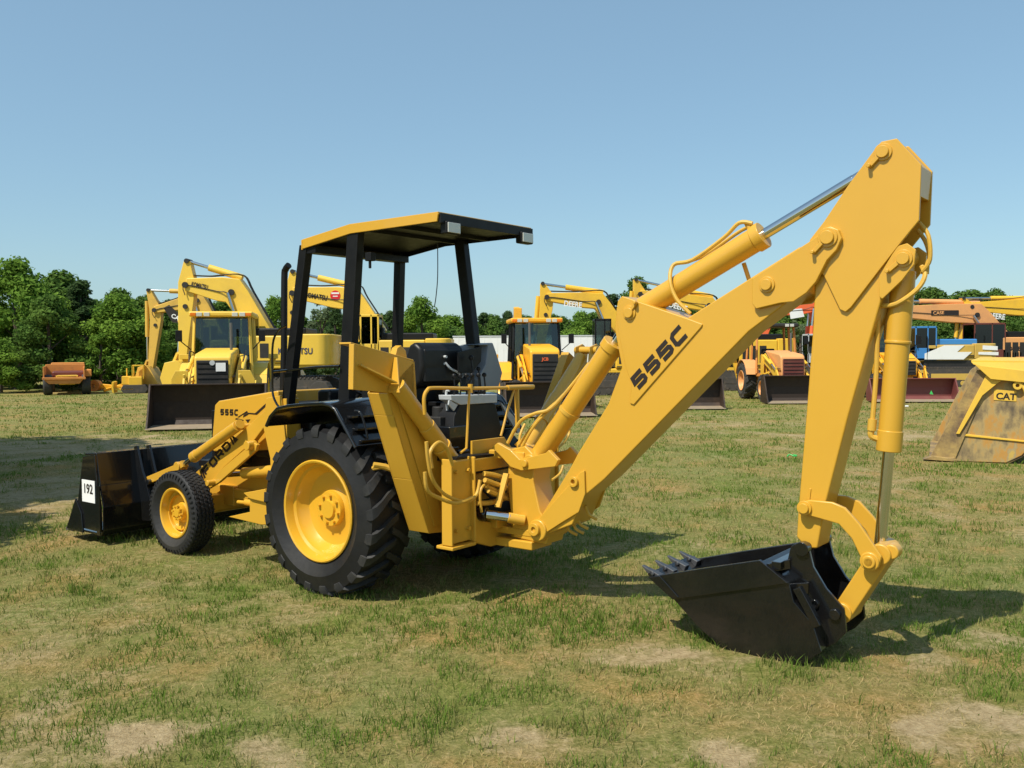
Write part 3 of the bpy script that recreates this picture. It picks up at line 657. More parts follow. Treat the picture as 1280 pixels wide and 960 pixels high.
# bucket linkage
b = MB()
gl = [(-3.651,1),(-3.696,1.014),(-3.837,1.013),(-3.915,0.986),(-4.002,0.896),(-4.135,0.713),(-4.117,0.642),(-4.066,0.625),(-4.023,0.668),(-3.955,0.802),(-3.877,0.882),(-3.697,0.913),(-3.646,0.943)]
for s in (1, -1): b.prism(gl, .13*s, .16*s)
P = [(-4.065,0.674)][0]; pin(b, P, .16, .040, True); b.cyl((P[0], -.19, P[1]), (P[0], .19, P[1]), .032)
b.build('guide_link', 'yel', TR, .008)
b = MB(); P1 = [(-4.081,0.694)][0]; P2 = [(-3.881,0.335)][0]
v1 = Vector((P1[0]-.03, 0, P1[1]+.02)); v2 = Vector((P2[0], 0, P2[1]-.02))
b.beam(v1, v2, .20, .12, up=(1, 0, 0)); b.cyl((v1.x, -.12, v1.z), (v1.x, .12, v1.z), .065); b.cyl((v2.x, -.12, v2.z), (v2.x, .12, v2.z), .065)
b.cyl((v1.x-.06, .0, v1.z+.02), (v1.x-.06, .1, v1.z+.02), .045); b.ball((v2.x+.01, .13, v2.z+.02), .03); b.build('bucket_link', 'yel', TR, .010)
# digging bucket
yb = .32
out = [(-2.638,0.402),(-2.828,0.277),(-3.006,0.123),(-3.161,0.019),(-3.414,-0.024),(-3.694,-0.002),(-3.798,0.084),(-3.847,0.134),(-3.697,0.354),(-3.636,0.514),(-3.438,0.628),(-3.052,0.522)]
b = MB()
sh = [(-2.65,0.398),(-2.828,0.277),(-3.006,0.123),(-3.161,0.019),(-3.414,-0.024),(-3.689,0.002),(-3.827,0.115),(-3.772,0.278),(-3.652,0.397),(-3.621,0.507),(-3.443,0.618)]
for i in range(len(sh)-1):
    (x0, z0), (x1, z1) = sh[i], sh[i+1]
    b.slab([(x0, -yb+.01, z0), (x0, yb-.01, z0), (x1, yb-.01, z1), (x1, -yb+.01, z1)], .02)
bk = b.build('digging_bucket', 'blk', TR, .004)
sp_ = [(-2.638,0.402),(-2.828,0.277),(-3.006,0.123),(-3.161,0.019),(-3.414,-0.024),(-3.694,-0.002),(-3.832,0.116),(-3.777,0.279),(-3.657,0.397),(-3.626,0.513),(-3.438,0.628),(-3.052,0.522)]
for s in (1, -1):
    b = MB(); b.prism(sp_, (yb-.02)*s, yb*s); b.prism([(-2.644,0.405),(-2.833,0.28),(-3.629,0.511),(-3.442,0.63),(-3.056,0.524)], (yb-.001)*s, (yb+.018)*s)
    b.prism([(-2.644,0.405),(-2.833,0.28),(-2.881,0.304),(-2.736,0.429)], (yb+.017)*s, (yb+.026)*s)
    b.build('side_plate', 'blk', bk, .004)
for s in (1, -1):
    b = MB(); e = [(-3.567,0.609),(-3.592,0.715),(-3.654,0.754),(-3.705,0.724),(-3.736,0.602),(-3.817,0.478),(-3.926,0.371),(-3.941,0.225),(-3.878,0.148),(-3.784,0.084),(-3.646,0.272)]
    b.prism(e, .175*s, .20*s); q = [(-3.667,0.708)][0]; b.cyl((q[0], .16*s, q[1]), (q[0], .225*s, q[1]), .045, n=20)
    q = [(-3.874,0.327)][0]; b.cyl((q[0], .16*s, q[1]), (q[0], .222*s, q[1]), .035, n=20); q = [(-3.745,0.37)][0]; b.cyl((q[0], .19*s, q[1]), (q[0], .215*s, q[1]), .03, n=20, hole=.015)
    b.build('hinge_ear', 'blk', bk, .004)
b = MB(); b.cyl(([(-3.667,0.708)][0][0], -.2, [(-3.667,0.708)][0][1]), ([(-3.667,0.708)][0][0], .2, [(-3.667,0.708)][0][1]), .03)
r0, r1, r2 = [Vector((p[0], 0, p[2])) for p in [(-3.585,0.2,0.6),(-3.704,0.2,0.465),(-3.653,0.2,0.304)]]
for s in (1, -1):
    b.beam(r0+Vector((0, .2*s, 0)), r0+Vector((.10, .31*s, -.02)), .02, .06); b.beam(r1+Vector((0, .2*s, 0)), r1+Vector((.10, .31*s, .0)), .02, .07); b.beam(r1+Vector((.03, .3*s, .02)), r1+Vector((-.10, .3*s, -.20)), .05, .05)
b.beam(r0+Vector((.05, -.3, 0)), r0+Vector((.05, .3, 0)), .06, .05); b.build('bucket_rib', 'blk', bk, .004)
lx, lz = [(-2.65,0.398)][0]
b = MB(); b.beam((lx-.03, -yb, lz-.01), (lx-.03, yb, lz-.01), .12, .024, up=(-.5, 0, .6)); b.build('lip', 'blk', bk, .003)
for i in range(4):
    y = -.27+i*.183
    b = MB(); d = Vector((.75, 0, .42)).normalized() if False else Vector((.93, 0, .20)).normalized()
    p0 = Vector((lx-.07, y, lz-.005)); p1 = p0+d*.085+Vector((0, 0, .015)); p2 = p0+d*.155+Vector((0, 0, .04))
    b.beam(p0, p1, .062, .05, w1=.05, h1=.04); b.beam(p1, p2, .052, .036, w1=.03, h1=.006)
    b.cyl((p1.x-.03, y-.045, p1.z), (p1.x-.03, y+.045, p1.z), .010); b.build('tooth', 'tooth', bk, .003)
# stabilisers
for s in (1, -1):
    def Y(p): return (p[0], p[1]*s, p[2])
    g = [Y(p) for p in [(-0.92,0.987,1.784),(-0.92,0.841,1.89),(-0.92,0.819,1.598),(-0.92,0.592,1.214),(-0.92,0.407,0.942),(-0.92,0.413,0.533),(-0.92,0.692,0.559),(-0.92,0.871,0.996),(-0.92,1.058,1.491),(-0.92,1.121,1.659)]]
    b = MB(); b.slab(g, .012); b.slab([(p[0]+.20, p[1], p[2]) for p in g], .012)
    L1 = [Y(p) for p in [(-0.92,1.121,1.659),(-0.92,1.058,1.491),(-0.92,0.871,0.996),(-0.92,0.692,0.559)]]; R1 = [Y(p) for p in [(-0.92,0.841,1.89),(-0.92,0.819,1.598),(-0.92,0.592,1.214),(-0.92,0.407,0.942),(-0.92,0.413,0.533)]]
    for seq in (L1, R1):
        for i in range(len(seq)-1):
            a = Vector(seq[i]); c = Vector(seq[i+1]); b.slab([a, c, c+Vector((.2, 0, 0)), a+Vector((.2, 0, 0))], .012)
    if s < 0: b = MB(); b.beam((-.72, -.66, .56), (-.76, -1.46, 1.93), .09, .10)
    lg = b.build('stabiliser_leg', 'yel', TR, .005)
    if s > 0:
        b = MB(); b.slab([(-0.93,1.025,1.608),(-0.93,0.898,1.602),(-0.93,0.661,0.972),(-0.93,0.518,0.608),(-0.93,0.638,0.608),(-0.93,0.802,1.05)], .006); b.build('leg_doubler', 'yel', lg, .002)
    pf = [Y(p) for p in [(-0.92,1.472,2.02),(-0.92,1.45,2.026),(-0.92,0.841,1.89),(-0.92,0.828,1.599),(-0.92,1.121,1.665),(-0.92,1.462,1.701),(-0.92,1.484,1.741)]]
    if s < 0: pf = [(-1.05, -1.34, 1.60), (-1.05, -1.50, 1.66), (-1.05, -1.56, 1.80), (-1.05, -1.60, 1.98), (-1.05, -1.50, 2.03), (-1.05, -1.38, 2.0)]
    b = MB(); b.slab(pf, .016)
    if s > 0:
        e0, e1, e2, e3 = [Vector(p) for p in [(-0.92,1.472,2.02),(-0.92,1.485,1.702),(-0.92,1.035,1.921),(-0.92,1.104,1.664)]]
        b.slab([e0, e1, e1+Vector((-.05, 0, 0)), e0+Vector((-.05, 0, 0))], .014); b.slab([e2, e3, e3+Vector((-.12, .0, 0)), e2+Vector((-.03, 0, 0))], .014)
        f0, f1 = [Vector(p) for p in [(-0.92,1.399,1.879),(-0.92,1.111,1.746)]]
        b.slab([f0, f1, f1+Vector((-.10, 0, 0)), f0+Vector((-.03, 0, 0))], .014)
        h0, h1 = [Vector(p) for p in [(-0.92,1.472,2.02),(-0.92,0.841,1.89)]]; b.slab([h0, h1, h1+Vector((.12, 0, 0)), h0+Vector((.12, 0, 0))], .014)
        q = Vector([(-0.85,0.931,1.963)][0]); b.prism([(q.y-.07, q.z-.09), (q.y+.07, q.z-.05), (q.y+.04, q.z+.03), (q.y, q.z+.05), (q.y-.05, q.z+.01)], q.x-.03, q.x+.03, 'x')
    else:
        b.slab([(p[0]+.16, p[1], p[2]) for p in pf], .016); b.cyl((-1.10, -1.46, 1.97), (-.85, -1.46, 1.97), .035)
    b.build('stabiliser_foot', 'yel', lg, .004)
    a = Vector((-1.0, .42*s, 1.02)) if s > 0 else Vector((-.95, -.50, 1.10)); c = Vector((-.98, 1.08*s, 1.72)) if s > 0 else Vector((-.95, -1.40, 1.91)); dd = (c-a).normalized()
    rr = .062 if s > 0 else .056
    b = MB(); b.cyl(a, a+(c-a)*.55, rr+.006, n=24); b.cyl(a+(c-a)*.5, c, rr, n=24); b.cyl(a+(c-a)*.28, a+(c-a)*.31, rr+.016, n=24)
    st = b.build('stabiliser_cylinder', 'yel', TR, .004)
# hose clusters
b = MB()
for pts in ([(-1.22,1.028,1.316),(-1.22,1.013,1.182),(-1.22,0.964,1.031),(-1.22,0.836,0.909),(-1.22,0.62,0.827),(-1.22,0.479,0.857),(-1.22,0.429,0.969)], [(-1.24,1.069,1.102),(-1.24,1.046,0.973),(-1.24,0.928,0.899),(-1.24,0.735,0.832),(-1.24,0.55,0.85)], [(-1.2,0.95,1.116),(-1.2,0.966,1.234),(-1.2,0.879,1.297),(-1.2,0.792,1.248),(-1.2,0.722,1.11)]):
    b.tube(pts, .014, 8, 5)
for pts in ([(-1.2,0.356,1.009),(-1.2,0.156,0.962),(-1.2,-0.162,0.833)], [(-1.22,0.371,0.962),(-1.22,0.151,0.886),(-1.22,-0.135,0.778)], [(-1.2,0.347,0.914),(-1.2,0.106,0.814),(-1.2,-0.161,0.727)], [(-1.22,0.333,0.876),(-1.22,0.111,0.791),(-1.22,-0.134,0.725)], [(-1.18,0.422,0.784),(-1.18,0.235,0.765),(-1.18,-0.025,0.782)]):
    b.tube(pts, .020, 8, 4)
for pts in ([(-1.2,0.227,0.925),(-1.2,0.367,0.916),(-1.2,0.407,0.84),(-1.2,0.389,0.712)], [(-1.3,0.128,1.037),(-1.3,0.043,1.124),(-1.3,0.02,1.283),(-1.3,-0.045,1.375)], [(-1.15,-0.721,1.113),(-1.15,-0.832,1.16),(-1.15,-0.909,1.24),(-1.15,-0.884,1.313)], [(-1.25,-0.492,0.865),(-1.25,-0.612,0.907),(-1.25,-0.661,0.971)]):
    b.tube(pts, .011, 8, 4)
b.beam([(-1.26,0.149,0.991)][0], [(-1.26,0.264,0.738)][0], .05, .02)
b.tube([(-.62, .98, 1.10), (-.7, .86, 1.06), (-.86, .80, .92)], .022, 8, 3); b.tube([(-.45, .9, 1.02), (-.62, .9, 1.08), (-.75, .8, 1.02)], .022, 8, 3)
b.split('hydraulic_hose', 'hoseY', TR)
b = MB(); b.box(-.92, -.2, -.5, .5, .55, .95); b.build('rear_body', 'yel', TR, .01)
b = MB(); b.cyl((-.1, .3, 1.4), (-.1, .5, 1.3), .05); b.box(-.45, -.1, .33, .44, 1.1, 1.5); b.build('lever_box', 'dark', TR, .01)
b.build('lever_box', 'dark', TR, .01)
for y in (-.30, -.22, -.14, -.06, .02, .10):
    b = MB(); b.tube([(-.66, y, 1.56), (-.67, y-.01, 1.66), (-.66, y-.01, 1.74)], .007, 6); b.ball((-.66, y-.01, 1.76), .021, 10); b.build('control_lever', 'blk2', TR)
b = MB(); b.box(-1.02, -.92, -.25, .25, .76, .98); b.build('valve_block', 'hoseY', TR, .008)
for i, y in enumerate((-.2, -.13, -.06, .01, .08, .15, .22)):
    b = MB(); b.tube([(-1.02, y, .88+.02*(i % 2)), (-1.08, y+.01, .86), (-1.14, y*.8-.02, .80-.02*i % .05), (-1.22, y*.5-.02, .86+.03*(i % 3)), (-1.30, y*.45-.03, .95+.02*i)], .012, 8, 4); b.build('hydraulic_hose', 'hoseY' if i % 3 else 'hoseB', TR)
for (x, y, z) in ((-1.165, .50, .60), (-1.165, .64, .60), (-1.165, .50, 1.05), (-1.165, .64, 1.05), (-1.165, -.50, .60), (-1.165, -.64, .60)):
    b = MB(); b.cyl((x+.02, y, z), (x-.012, y, z), .016, n=6); b.build('bolt', 'yel', fr)
# ================================================================== GROUND
def vnoise(x, y, seed=0):
    xi = np.floor(x).astype(np.int64); yi = np.floor(y).astype(np.int64); fx = x-xi; fy = y-yi
    fx = fx*fx*(3-2*fx); fy = fy*fy*(3-2*fy)
    def h(a, b):
        n = (a*374761393+b*668265263+seed*1442695041) & 0xffffffff
        n = ((n ^ (n >> 13))*1274126177) & 0xffffffff
        return ((n ^ (n >> 16)) & 0xffff)/65535.
    return (h(xi, yi)*(1-fx)+h(xi+1, yi)*fx)*(1-fy)+(h(xi, yi+1)*(1-fx)+h(xi+1, yi+1)*fx)*fy
def fbm(x, y, seed=0, o=4):
    s = 0; a = .5; t = 0
    for i in range(o):
        s = s+a*vnoise(x*2**i, y*2**i, seed+i); t += a; a *= .55
    return s/t
PATCH = [(p[0], p[1], rx, ry, k) for (p, rx, ry, k) in zip(
    [(-1.961,4.589),(-2.499,4.8),(0.953,5.686),(1.288,5.492),(0.908,4.276),(2.53,4.777),(2.678,5.582),(0.302,5.852),(-1.777,8.462),(-0.639,5.869),(8.889,20.534),(6.191,24.182),(-9.772,19.033),(-6.849,18.864),(-4.111,14.947),(-6.988,12.914),(3.235,36.685),(2.438,4.342),(-1.194,4.262),(-2.386,4.278),(3.407,6.039),(5.528,13.59),(-0.011,4.466)],
    (.30, .2, .36, .2, .30, .36, .2, .2, .24, .2, 3.0, 2.2, 3.2, 3.0, 2.0, 2.5, 4, .4, .2, .3, .4, 1.6, .2), (.26, .3, .22, .2, .16, .26, .2, .2, .25, .25, 1.1, 1.0, 2.2, 1.4, 1.0, 1.4, 2.5, .2, .2, .2, .3, .9, .2),
    (1.0, .5, 1.0, .6, .9, 1.1, .5, .4, .7, .3, .75, .55, .85, .8, .55, .75, .5, .8, .6, .6, .7, .4, .6))]
def dirt_at(X, Y):
    d = np.zeros_like(X)
    wob = (fbm(X*2.4, Y*2.4, 11)-.5)*3.0; wob2 = (fbm(X*2.2+9, Y*2.2, 17)-.5)*3.0
    for (px, py, rx, ry, k) in PATCH:
        q = np.sqrt(((X-px+wob*rx)/rx)**2+((Y-py+wob2*ry)/ry)**2)
        d = np.maximum(d, k*np.clip(1.5-q, 0, 1))
    n = fbm(X*.55, Y*.55, 3, 5); n2 = fbm(X*2.6, Y*2.6, 5, 4)
    amb = np.clip((n*.5+n2*.5-.50)*4.2, 0, 1)*.5
    return np.clip(np.maximum(d*(.15+1.5*n2), amb*.9), 0, 1)
def height_at(X, Y):
    return (fbm(X*.8, Y*.8, 21, 3)-.5)*.035+(fbm(X*5, Y*5, 25, 3)-.5)*.014-.006*dirt_at(X, Y)
def ground():
    xs = np.concatenate([[-900, -400, -200, -120, -80, -60, -45, -35], np.linspace(-28, -9, 60), np.linspace(-8.8, 8.8, 300), np.linspace(9, 28, 60), [35, 45, 60, 80, 120, 200, 400, 900]])
    ys = np.concatenate([[-300, -100, -40, -15, -6, -1, 1.5], np.linspace(2.5, 14, 240), np.linspace(14.2, 40, 140), [43, 47, 52, 58, 65, 75, 90, 120, 170, 260, 450, 900, 1600]])
    X, Y = np.meshgrid(xs, ys); Z = height_at(X, Y); Z[(np.abs(X) > 30) | (Y > 42) | (Y < 2)] = 0
    n, m = X.shape
    co = np.stack([X, Y, Z], -1).reshape(-1, 3)
    i = np.arange(n*m).reshape(n, m); F = np.stack([i[:-1, :-1], i[:-1, 1:], i[1:, 1:], i[1:, :-1]], -1).reshape(-1, 4)
    me = bpy.data.meshes.new('ground'); me.vertices.add(len(co)); me.vertices.foreach_set('co', co.ravel())
    me.loops.add(F.size); me.loops.foreach_set('vertex_index', F.ravel()); me.polygons.add(len(F)); me.polygons.foreach_set('loop_start', np.arange(len(F))*4)
    me.update(); me.validate(); me.shade_smooth()
    at = me.attributes.new('dirt', 'FLOAT', 'POINT'); at.data.foreach_set('value', dirt_at(X, Y).ravel())
    m_, nt, b = new_mat('field_soil_and_thatch'); N = nt.nodes; K = nt.links
    tc = N.new('ShaderNodeTexCoord'); a = N.new('ShaderNodeAttribute'); a.attribute_name = 'dirt'
    def noise(s, d=8, r=.6):
        q = N.new('ShaderNodeTexNoise'); q.inputs['Scale'].default_value = s; q.inputs['Detail'].default_value = d; q.inputs['Roughness'].default_value = r; K.new(tc.outputs['Object'], q.inputs['Vector']); return q
    def ramp(src, stops):
        r = N.new('ShaderNodeValToRGB'); e = r.color_ramp.elements; e[0].position = stops[0][0]; e[0].color = (*stops[0][1], 1); e[1].position = stops[-1][0]; e[1].color = (*stops[-1][1], 1)
        for p, c in stops[1:-1]: q = e.new(p); q.color = (*c, 1)
        K.new(src, r.inputs[0]); return r.outputs[0]
    def mix(f, c1, c2, bt='MIX'):
        q = N.new('ShaderNodeMix'); q.data_type = 'RGBA'; q.blend_type = bt
        for s_, v in ((0, f), (6, c1), (7, c2)):
            if isinstance(v, (float, int)): q.inputs[s_].default_value = v
            elif isinstance(v, tuple): q.inputs[s_].default_value = (*v, 1)
            else: K.new(v, q.inputs[s_])
        return q.outputs[2]
    n1 = noise(60, 6, .7); n2 = noise(1.1, 9, .62); n3 = noise(14, 8, .7); n4 = noise(.22, 6, .6)
    grass = ramp(n3.outputs[0], [(.30, (.085, .090, .028)), (.45, (.175, .175, .050)), (.56, (.30, .25, .10)), (.70, (.44, .345, .18))])
    grass = mix(.5, grass, ramp(n1.outputs[0], [(.3, (.065, .068, .022)), (.5, (.21, .195, .07)), (.7, (.48, .39, .21))]))
    tint = ramp(n2.outputs[0], [(.32, (.70, .92, .55)), (.5, (1, 1, 1)), (.66, (1.35, 1.05, 1.0))])
    grass = mix(.85, grass, tint, 'MULTIPLY')
    g4 = ramp(n4.outputs[0], [(.38, (.82, .98, .8)), (.62, (1.22, 1.02, 1.0))]); grass = mix(.8, grass, g4, 'MULTIPLY')
    soil = ramp(n3.outputs[0], [(.3, (.24, .165, .075)), (.5, (.41, .30, .150)), (.7, (.56, .43, .235))])
    soil = mix(.35, soil, ramp(n1.outputs[0], [(.35, (.16, .12, .065)), (.65, (.54, .45, .30))]))
    dn = N.new('ShaderNodeMath'); dn.operation = 'MULTIPLY_ADD'; K.new(n3.outputs[0], dn.inputs[0]); dn.inputs[1].default_value = 1.1; dn.inputs[2].default_value = -.55
    ad = N.new('ShaderNodeMath'); ad.operation = 'ADD'; K.new(a.outputs['Fac'], ad.inputs[0]); K.new(dn.outputs[0], ad.inputs[1])
    mr = N.new('ShaderNodeMapRange'); mr.inputs[1].default_value = .18; mr.inputs[2].default_value = .80; K.new(ad.outputs[0], mr.inputs[0])
    K.new(mix(mr.outputs[0], grass, soil), b.inputs['Base Color']); b.inputs['Roughness'].default_value = .95; b.inputs['Specular IOR Level'].default_value = .1
    bp = N.new('ShaderNodeBump'); bp.inputs['Strength'].default_value = .8; bp.inputs['Distance'].default_value = .03; K.new(n1.outputs[0], bp.inputs['Height'])
    K.new(bp.outputs[0], b.inputs['Normal'])
    me.materials.append(m_); o = bpy.data.objects.new('ground', me); COL.objects.link(o); o['kind'] = 'structure'
ground()
def tri_mesh(name, co, F, tone, mat):
    me = bpy.data.meshes.new(name); me.vertices.add(len(co)); me.vertices.foreach_set('co', co.astype(np.float32).ravel())
    k = F.shape[1]; me.loops.add(F.size); me.loops.foreach_set('vertex_index', F.ravel().astype(np.int32)); me.polygons.add(len(F)); me.polygons.foreach_set('loop_start', np.arange(len(F), dtype=np.int32)*k)
    me.update(); at = me.attributes.new('tone', 'FLOAT', 'POINT'); at.data.foreach_set('value', tone.astype(np.float32)); me.materials.append(M[mat]); return me
def grass():
    CO = []; FF = []; TN = []; off = 0
    for (y0, y1, dens, wd, hmin, hmax) in ((3.3, 6, 4200, .0050, .012, .058), (6, 9, 2600, .0062, .012, .058), (9, 14, 1200, .0088, .014, .058), (14, 24, 480, .013, .016, .055), (24, 44, 130, .024, .02, .058)):
        A = (y1-y0)*(y0+y1)/2*1.28; n = int(A*dens)
        Y = y0+(y1-y0)*RNG.random(n); X = (RNG.random(n)-.5)*1.28*Y
        keep = RNG.random(n) < (Y/y1)*1.0+.3
        # clumping
        d = dirt_at(X, Y); cl = fbm(X*7, Y*7, 31, 3); gr = fbm(X*1.3, Y*1.3, 41, 4)
        pk = np.clip(1.18-1.15*d, .10, 1)*np.clip((cl-.28)*3.2, .12, 1)
        keep &= RNG.random(n) < pk
        X, Y, d, cl, gr = [q[keep] for q in (X, Y, d, cl, gr)]; n = len(X)
        tone = np.clip((gr-.49)*3.4+.51+(cl-.5)*2.0-d*.7+RNG.normal(0, .38, n), 0, 1)
        green = tone > .45
        tall = (fbm(X*2.2, Y*2.2, 51, 3) > .60)
        H = hmin+(hmax-hmin)*RNG.random(n)**1.5; H = np.where(green, H*1.15, H*.58); H = np.where(tall & green, H*1.6, H)*(1-.5*np.clip(d, 0, 1))
        W = wd*(.7+.7*RNG.random(n))*np.where(green, 1, .72); a = RNG.random(n)*2*PI; lean = np.where(green, .25+.55*RNG.random(n), .6+1.5*RNG.random(n))
        ln = H*lean; b = RNG.random(n)*2*PI
        Z = height_at(X, Y)-.003
        ca, sa = np.cos(a)*W/2, np.sin(a)*W/2
        p0 = np.stack([X-ca, Y-sa, Z], -1); p1 = np.stack([X+ca, Y+sa, Z], -1)
        mx = X+np.cos(b)*ln*.35; my = Y+np.sin(b)*ln*.35
        p2 = np.stack([mx+ca*.8, my+sa*.8, Z+H*.6], -1); p3 = np.stack([mx-ca*.8, my-sa*.8, Z+H*.6], -1)
        p4 = np.stack([X+np.cos(b)*ln, Y+np.sin(b)*ln, Z+H], -1)
        CO.append(np.stack([p0, p1, p2, p3, p4], 1).reshape(-1, 3)); i = off+np.arange(n)*5
        FF.append(np.stack([i, i+1, i+2], -1)); FF.append(np.stack([i, i+2, i+3], -1)); FF.append(np.stack([i+3, i+2, i+4], -1))
        TN.append(np.repeat(tone, 5)); off += n*5
    me = tri_mesh('grass', np.concatenate(CO), np.concatenate(FF), np.concatenate(TN), 'grass')
    o = bpy.data.objects.new('grass', me); COL.objects.link(o); o['kind'] = 'stuff'; o['label'] = 'short patchy green and straw coloured grass over the whole field'; o['category'] = 'grass'
    print('grass verts', len(me.vertices))
grass()

# ================================================================== TREES
def make_crown(seed, h, r, kind, leaves, ls):
    g = np.random.default_rng(seed); C = []
    if kind == 'broad':
        nc = 46
        for i in range(nc):
            z = g.uniform(.10, .97); prof = math.sin(min(1, (z+.12)/1.02)**.75*PI)**.6
            a = g.uniform(0, 2*PI); rr = r*prof*g.uniform(.35, .95)
            C.append((rr*math.cos(a), rr*math.sin(a), h*z, r*g.uniform(.20, .36)))
    elif kind == 'pine':
        for i in range(52):
            z = g.uniform(.08, 1.0); prof = (1-z)**.75*.9+.07; a = g.uniform(0, 2*PI); rr = r*prof*g.uniform(.3, 1)
            C.append((rr*math.cos(a), rr*math.sin(a), h*z, r*g.uniform(.13, .24)))
    else:
        for i in range(34):
            z = g.uniform(.05, .98); a = g.uniform(0, 2*PI); rr = r*math.sin(min(1, z+.15)*PI*.93)**.5*g.uniform(.3, 1.)
            C.append((rr*math.cos(a), rr*math.sin(a), h*z, r*g.uniform(.15, .30)))
    C = np.array(C); w = C[:, 3]**2; idx = g.choice(len(C), leaves, p=w/w.sum())
    v = g.normal(size=(leaves, 3)); v /= np.linalg.norm(v, axis=1)[:, None]; rad_ = g.random(leaves)**.45
    P = C[idx, :3]+v*(C[idx, 3]*rad_)[:, None]*np.array([1, 1, .78]); P[:, 2] = np.maximum(P[:, 2], .05)
    n = v+g.normal(size=v.shape)*.7; n[:, 2] += .35; n /= np.linalg.norm(n, axis=1)[:, None]
    t = np.cross(n, g.normal(size=v.shape)); t /= np.linalg.norm(t, axis=1)[:, None]; bt = np.cross(n, t)
    s = (ls*g.uniform(.6, 1.3, leaves))[:, None]
    asp = .35 if kind == 'pine' else .65
    q = np.stack([P-t*s*.5, P-bt*s*asp*.5, P+t*s*.5, P+bt*s*asp*.5], 1).reshape(-1, 3)
    F = np.arange(leaves*4).reshape(-1, 4)
    ct = g.random(len(C)); tone = np.clip(ct[idx]*.6+g.random(leaves)*.4, 0, 1)
    return q, F, np.repeat(tone, 4), C
SPEC = {}
for nm, seed, h, r, kind, lv, ls, mat in (('broadleaf_tree', 1, 7, 3.0, 'broad', 15000, .23, 'leaf_a'), ('broadleaf_tree', 2, 6.4, 2.7, 'broad', 13000, .23, 'leaf_b'), ('pine_tree', 3, 7, 1.9, 'pine', 12000, .26, 'leaf_p'),
                                          ('young_tree', 4, 4.2, 1.5, 'small', 6500, .19, 'leaf_a'), ('wispy_tree', 5, 6, 1.7, 'small', 4200, .17, 'leaf_g'), ('broadleaf_tree', 6, 7, 3.2, 'broad', 14000, .25, 'leaf_b')):
    q, F, tn, C = make_crown(seed, h, r, kind, lv, ls)
    me = tri_mesh('crown', q, F, tn, mat)
    b = MB(); g = random.Random(seed)
    b.tube([(0, 0, -.1), (.04, .02, h*.3), (-.03, .05, h*.62), (0, 0, h*.9)], .001, 8)
    # tapered trunk and limbs
    b = MB(); pts = [Vector((0, 0, -.1)), Vector((g.uniform(-.1, .1), g.uniform(-.1, .1), h*.3)), Vector((g.uniform(-.15, .15), g.uniform(-.1, .1), h*.6)), Vector((0, 0, h*.92))]
    R_ = [.03*h, .024*h, .014*h, .004*h]
    for i in range(3): b.cyl(pts[i], pts[i+1], R_[i], R_[i+1], n=8)
    for k in range(12):
        c = C[g.randrange(len(C))]; z0 = max(.2*h, c[2]*.65); b.cyl((0, 0, z0), (c[0], c[1], c[2]), .008*h, .002*h, n=5)
    to = b.build('trunk', 'bark'); tm = to.data; bpy.data.objects.remove(to)
    SPEC[len(SPEC)] = (nm, me, tm, h)
def tree(k, px, base_y, top_y, Y, label, group=None, wid=1.0):
    nm, me, tm, h = SPEC[k]
    x = (px-640)/1134*Y; hy = 440.2-(px-640)*.0061
    H = 1.956+(hy-top_y)/1134*Y; s = H/h
    o = thing(nm, label, 'tree', (x, Y, 0), random.uniform(0, 6.28), group); o.scale = (s*wid, s*wid, s)
    for n2, m2 in (('crown', me), ('trunk', tm)):
        c = bpy.data.objects.new(n2, m2); COL.objects.link(c); c.parent = o
    return o
tree(0, 22, 0, 328, 52, 'tall fresh green tree at the left edge of the field', wid=1.05)
tree(5, -38, 0, 330, 54, 'tall tree partly cut off by the left edge of the photo', wid=1.0)
tree(2, 103, 0, 356, 55, 'dark pine right of the tall fresh green tree, behind the dump truck', wid=1.35)
tree(3, 127, 0, 418, 50, 'small light green young tree just right of the dump truck')
tree(1, 62, 0, 372, 50, 'low leafy tree directly behind the left side of the dump truck', wid=1.1)
tree(5, 78, 0, 345, 57, 'mid green tree filling the gap between tall green tree and dark pine', wid=1.2)
tree(0, 150, 0, 372, 52, 'fresh green tree directly right of the dark pine', wid=1.3)
tree(0, 0, 0, 425, 47, 'low bushy tree at the far left edge with leaves down to the ground', wid=1.5)
GR = 'trees of the wood behind the machines'
LB = 'mid green tree in the wood behind the parked machines'
LP = 'dark pine in the wood behind the parked machines'
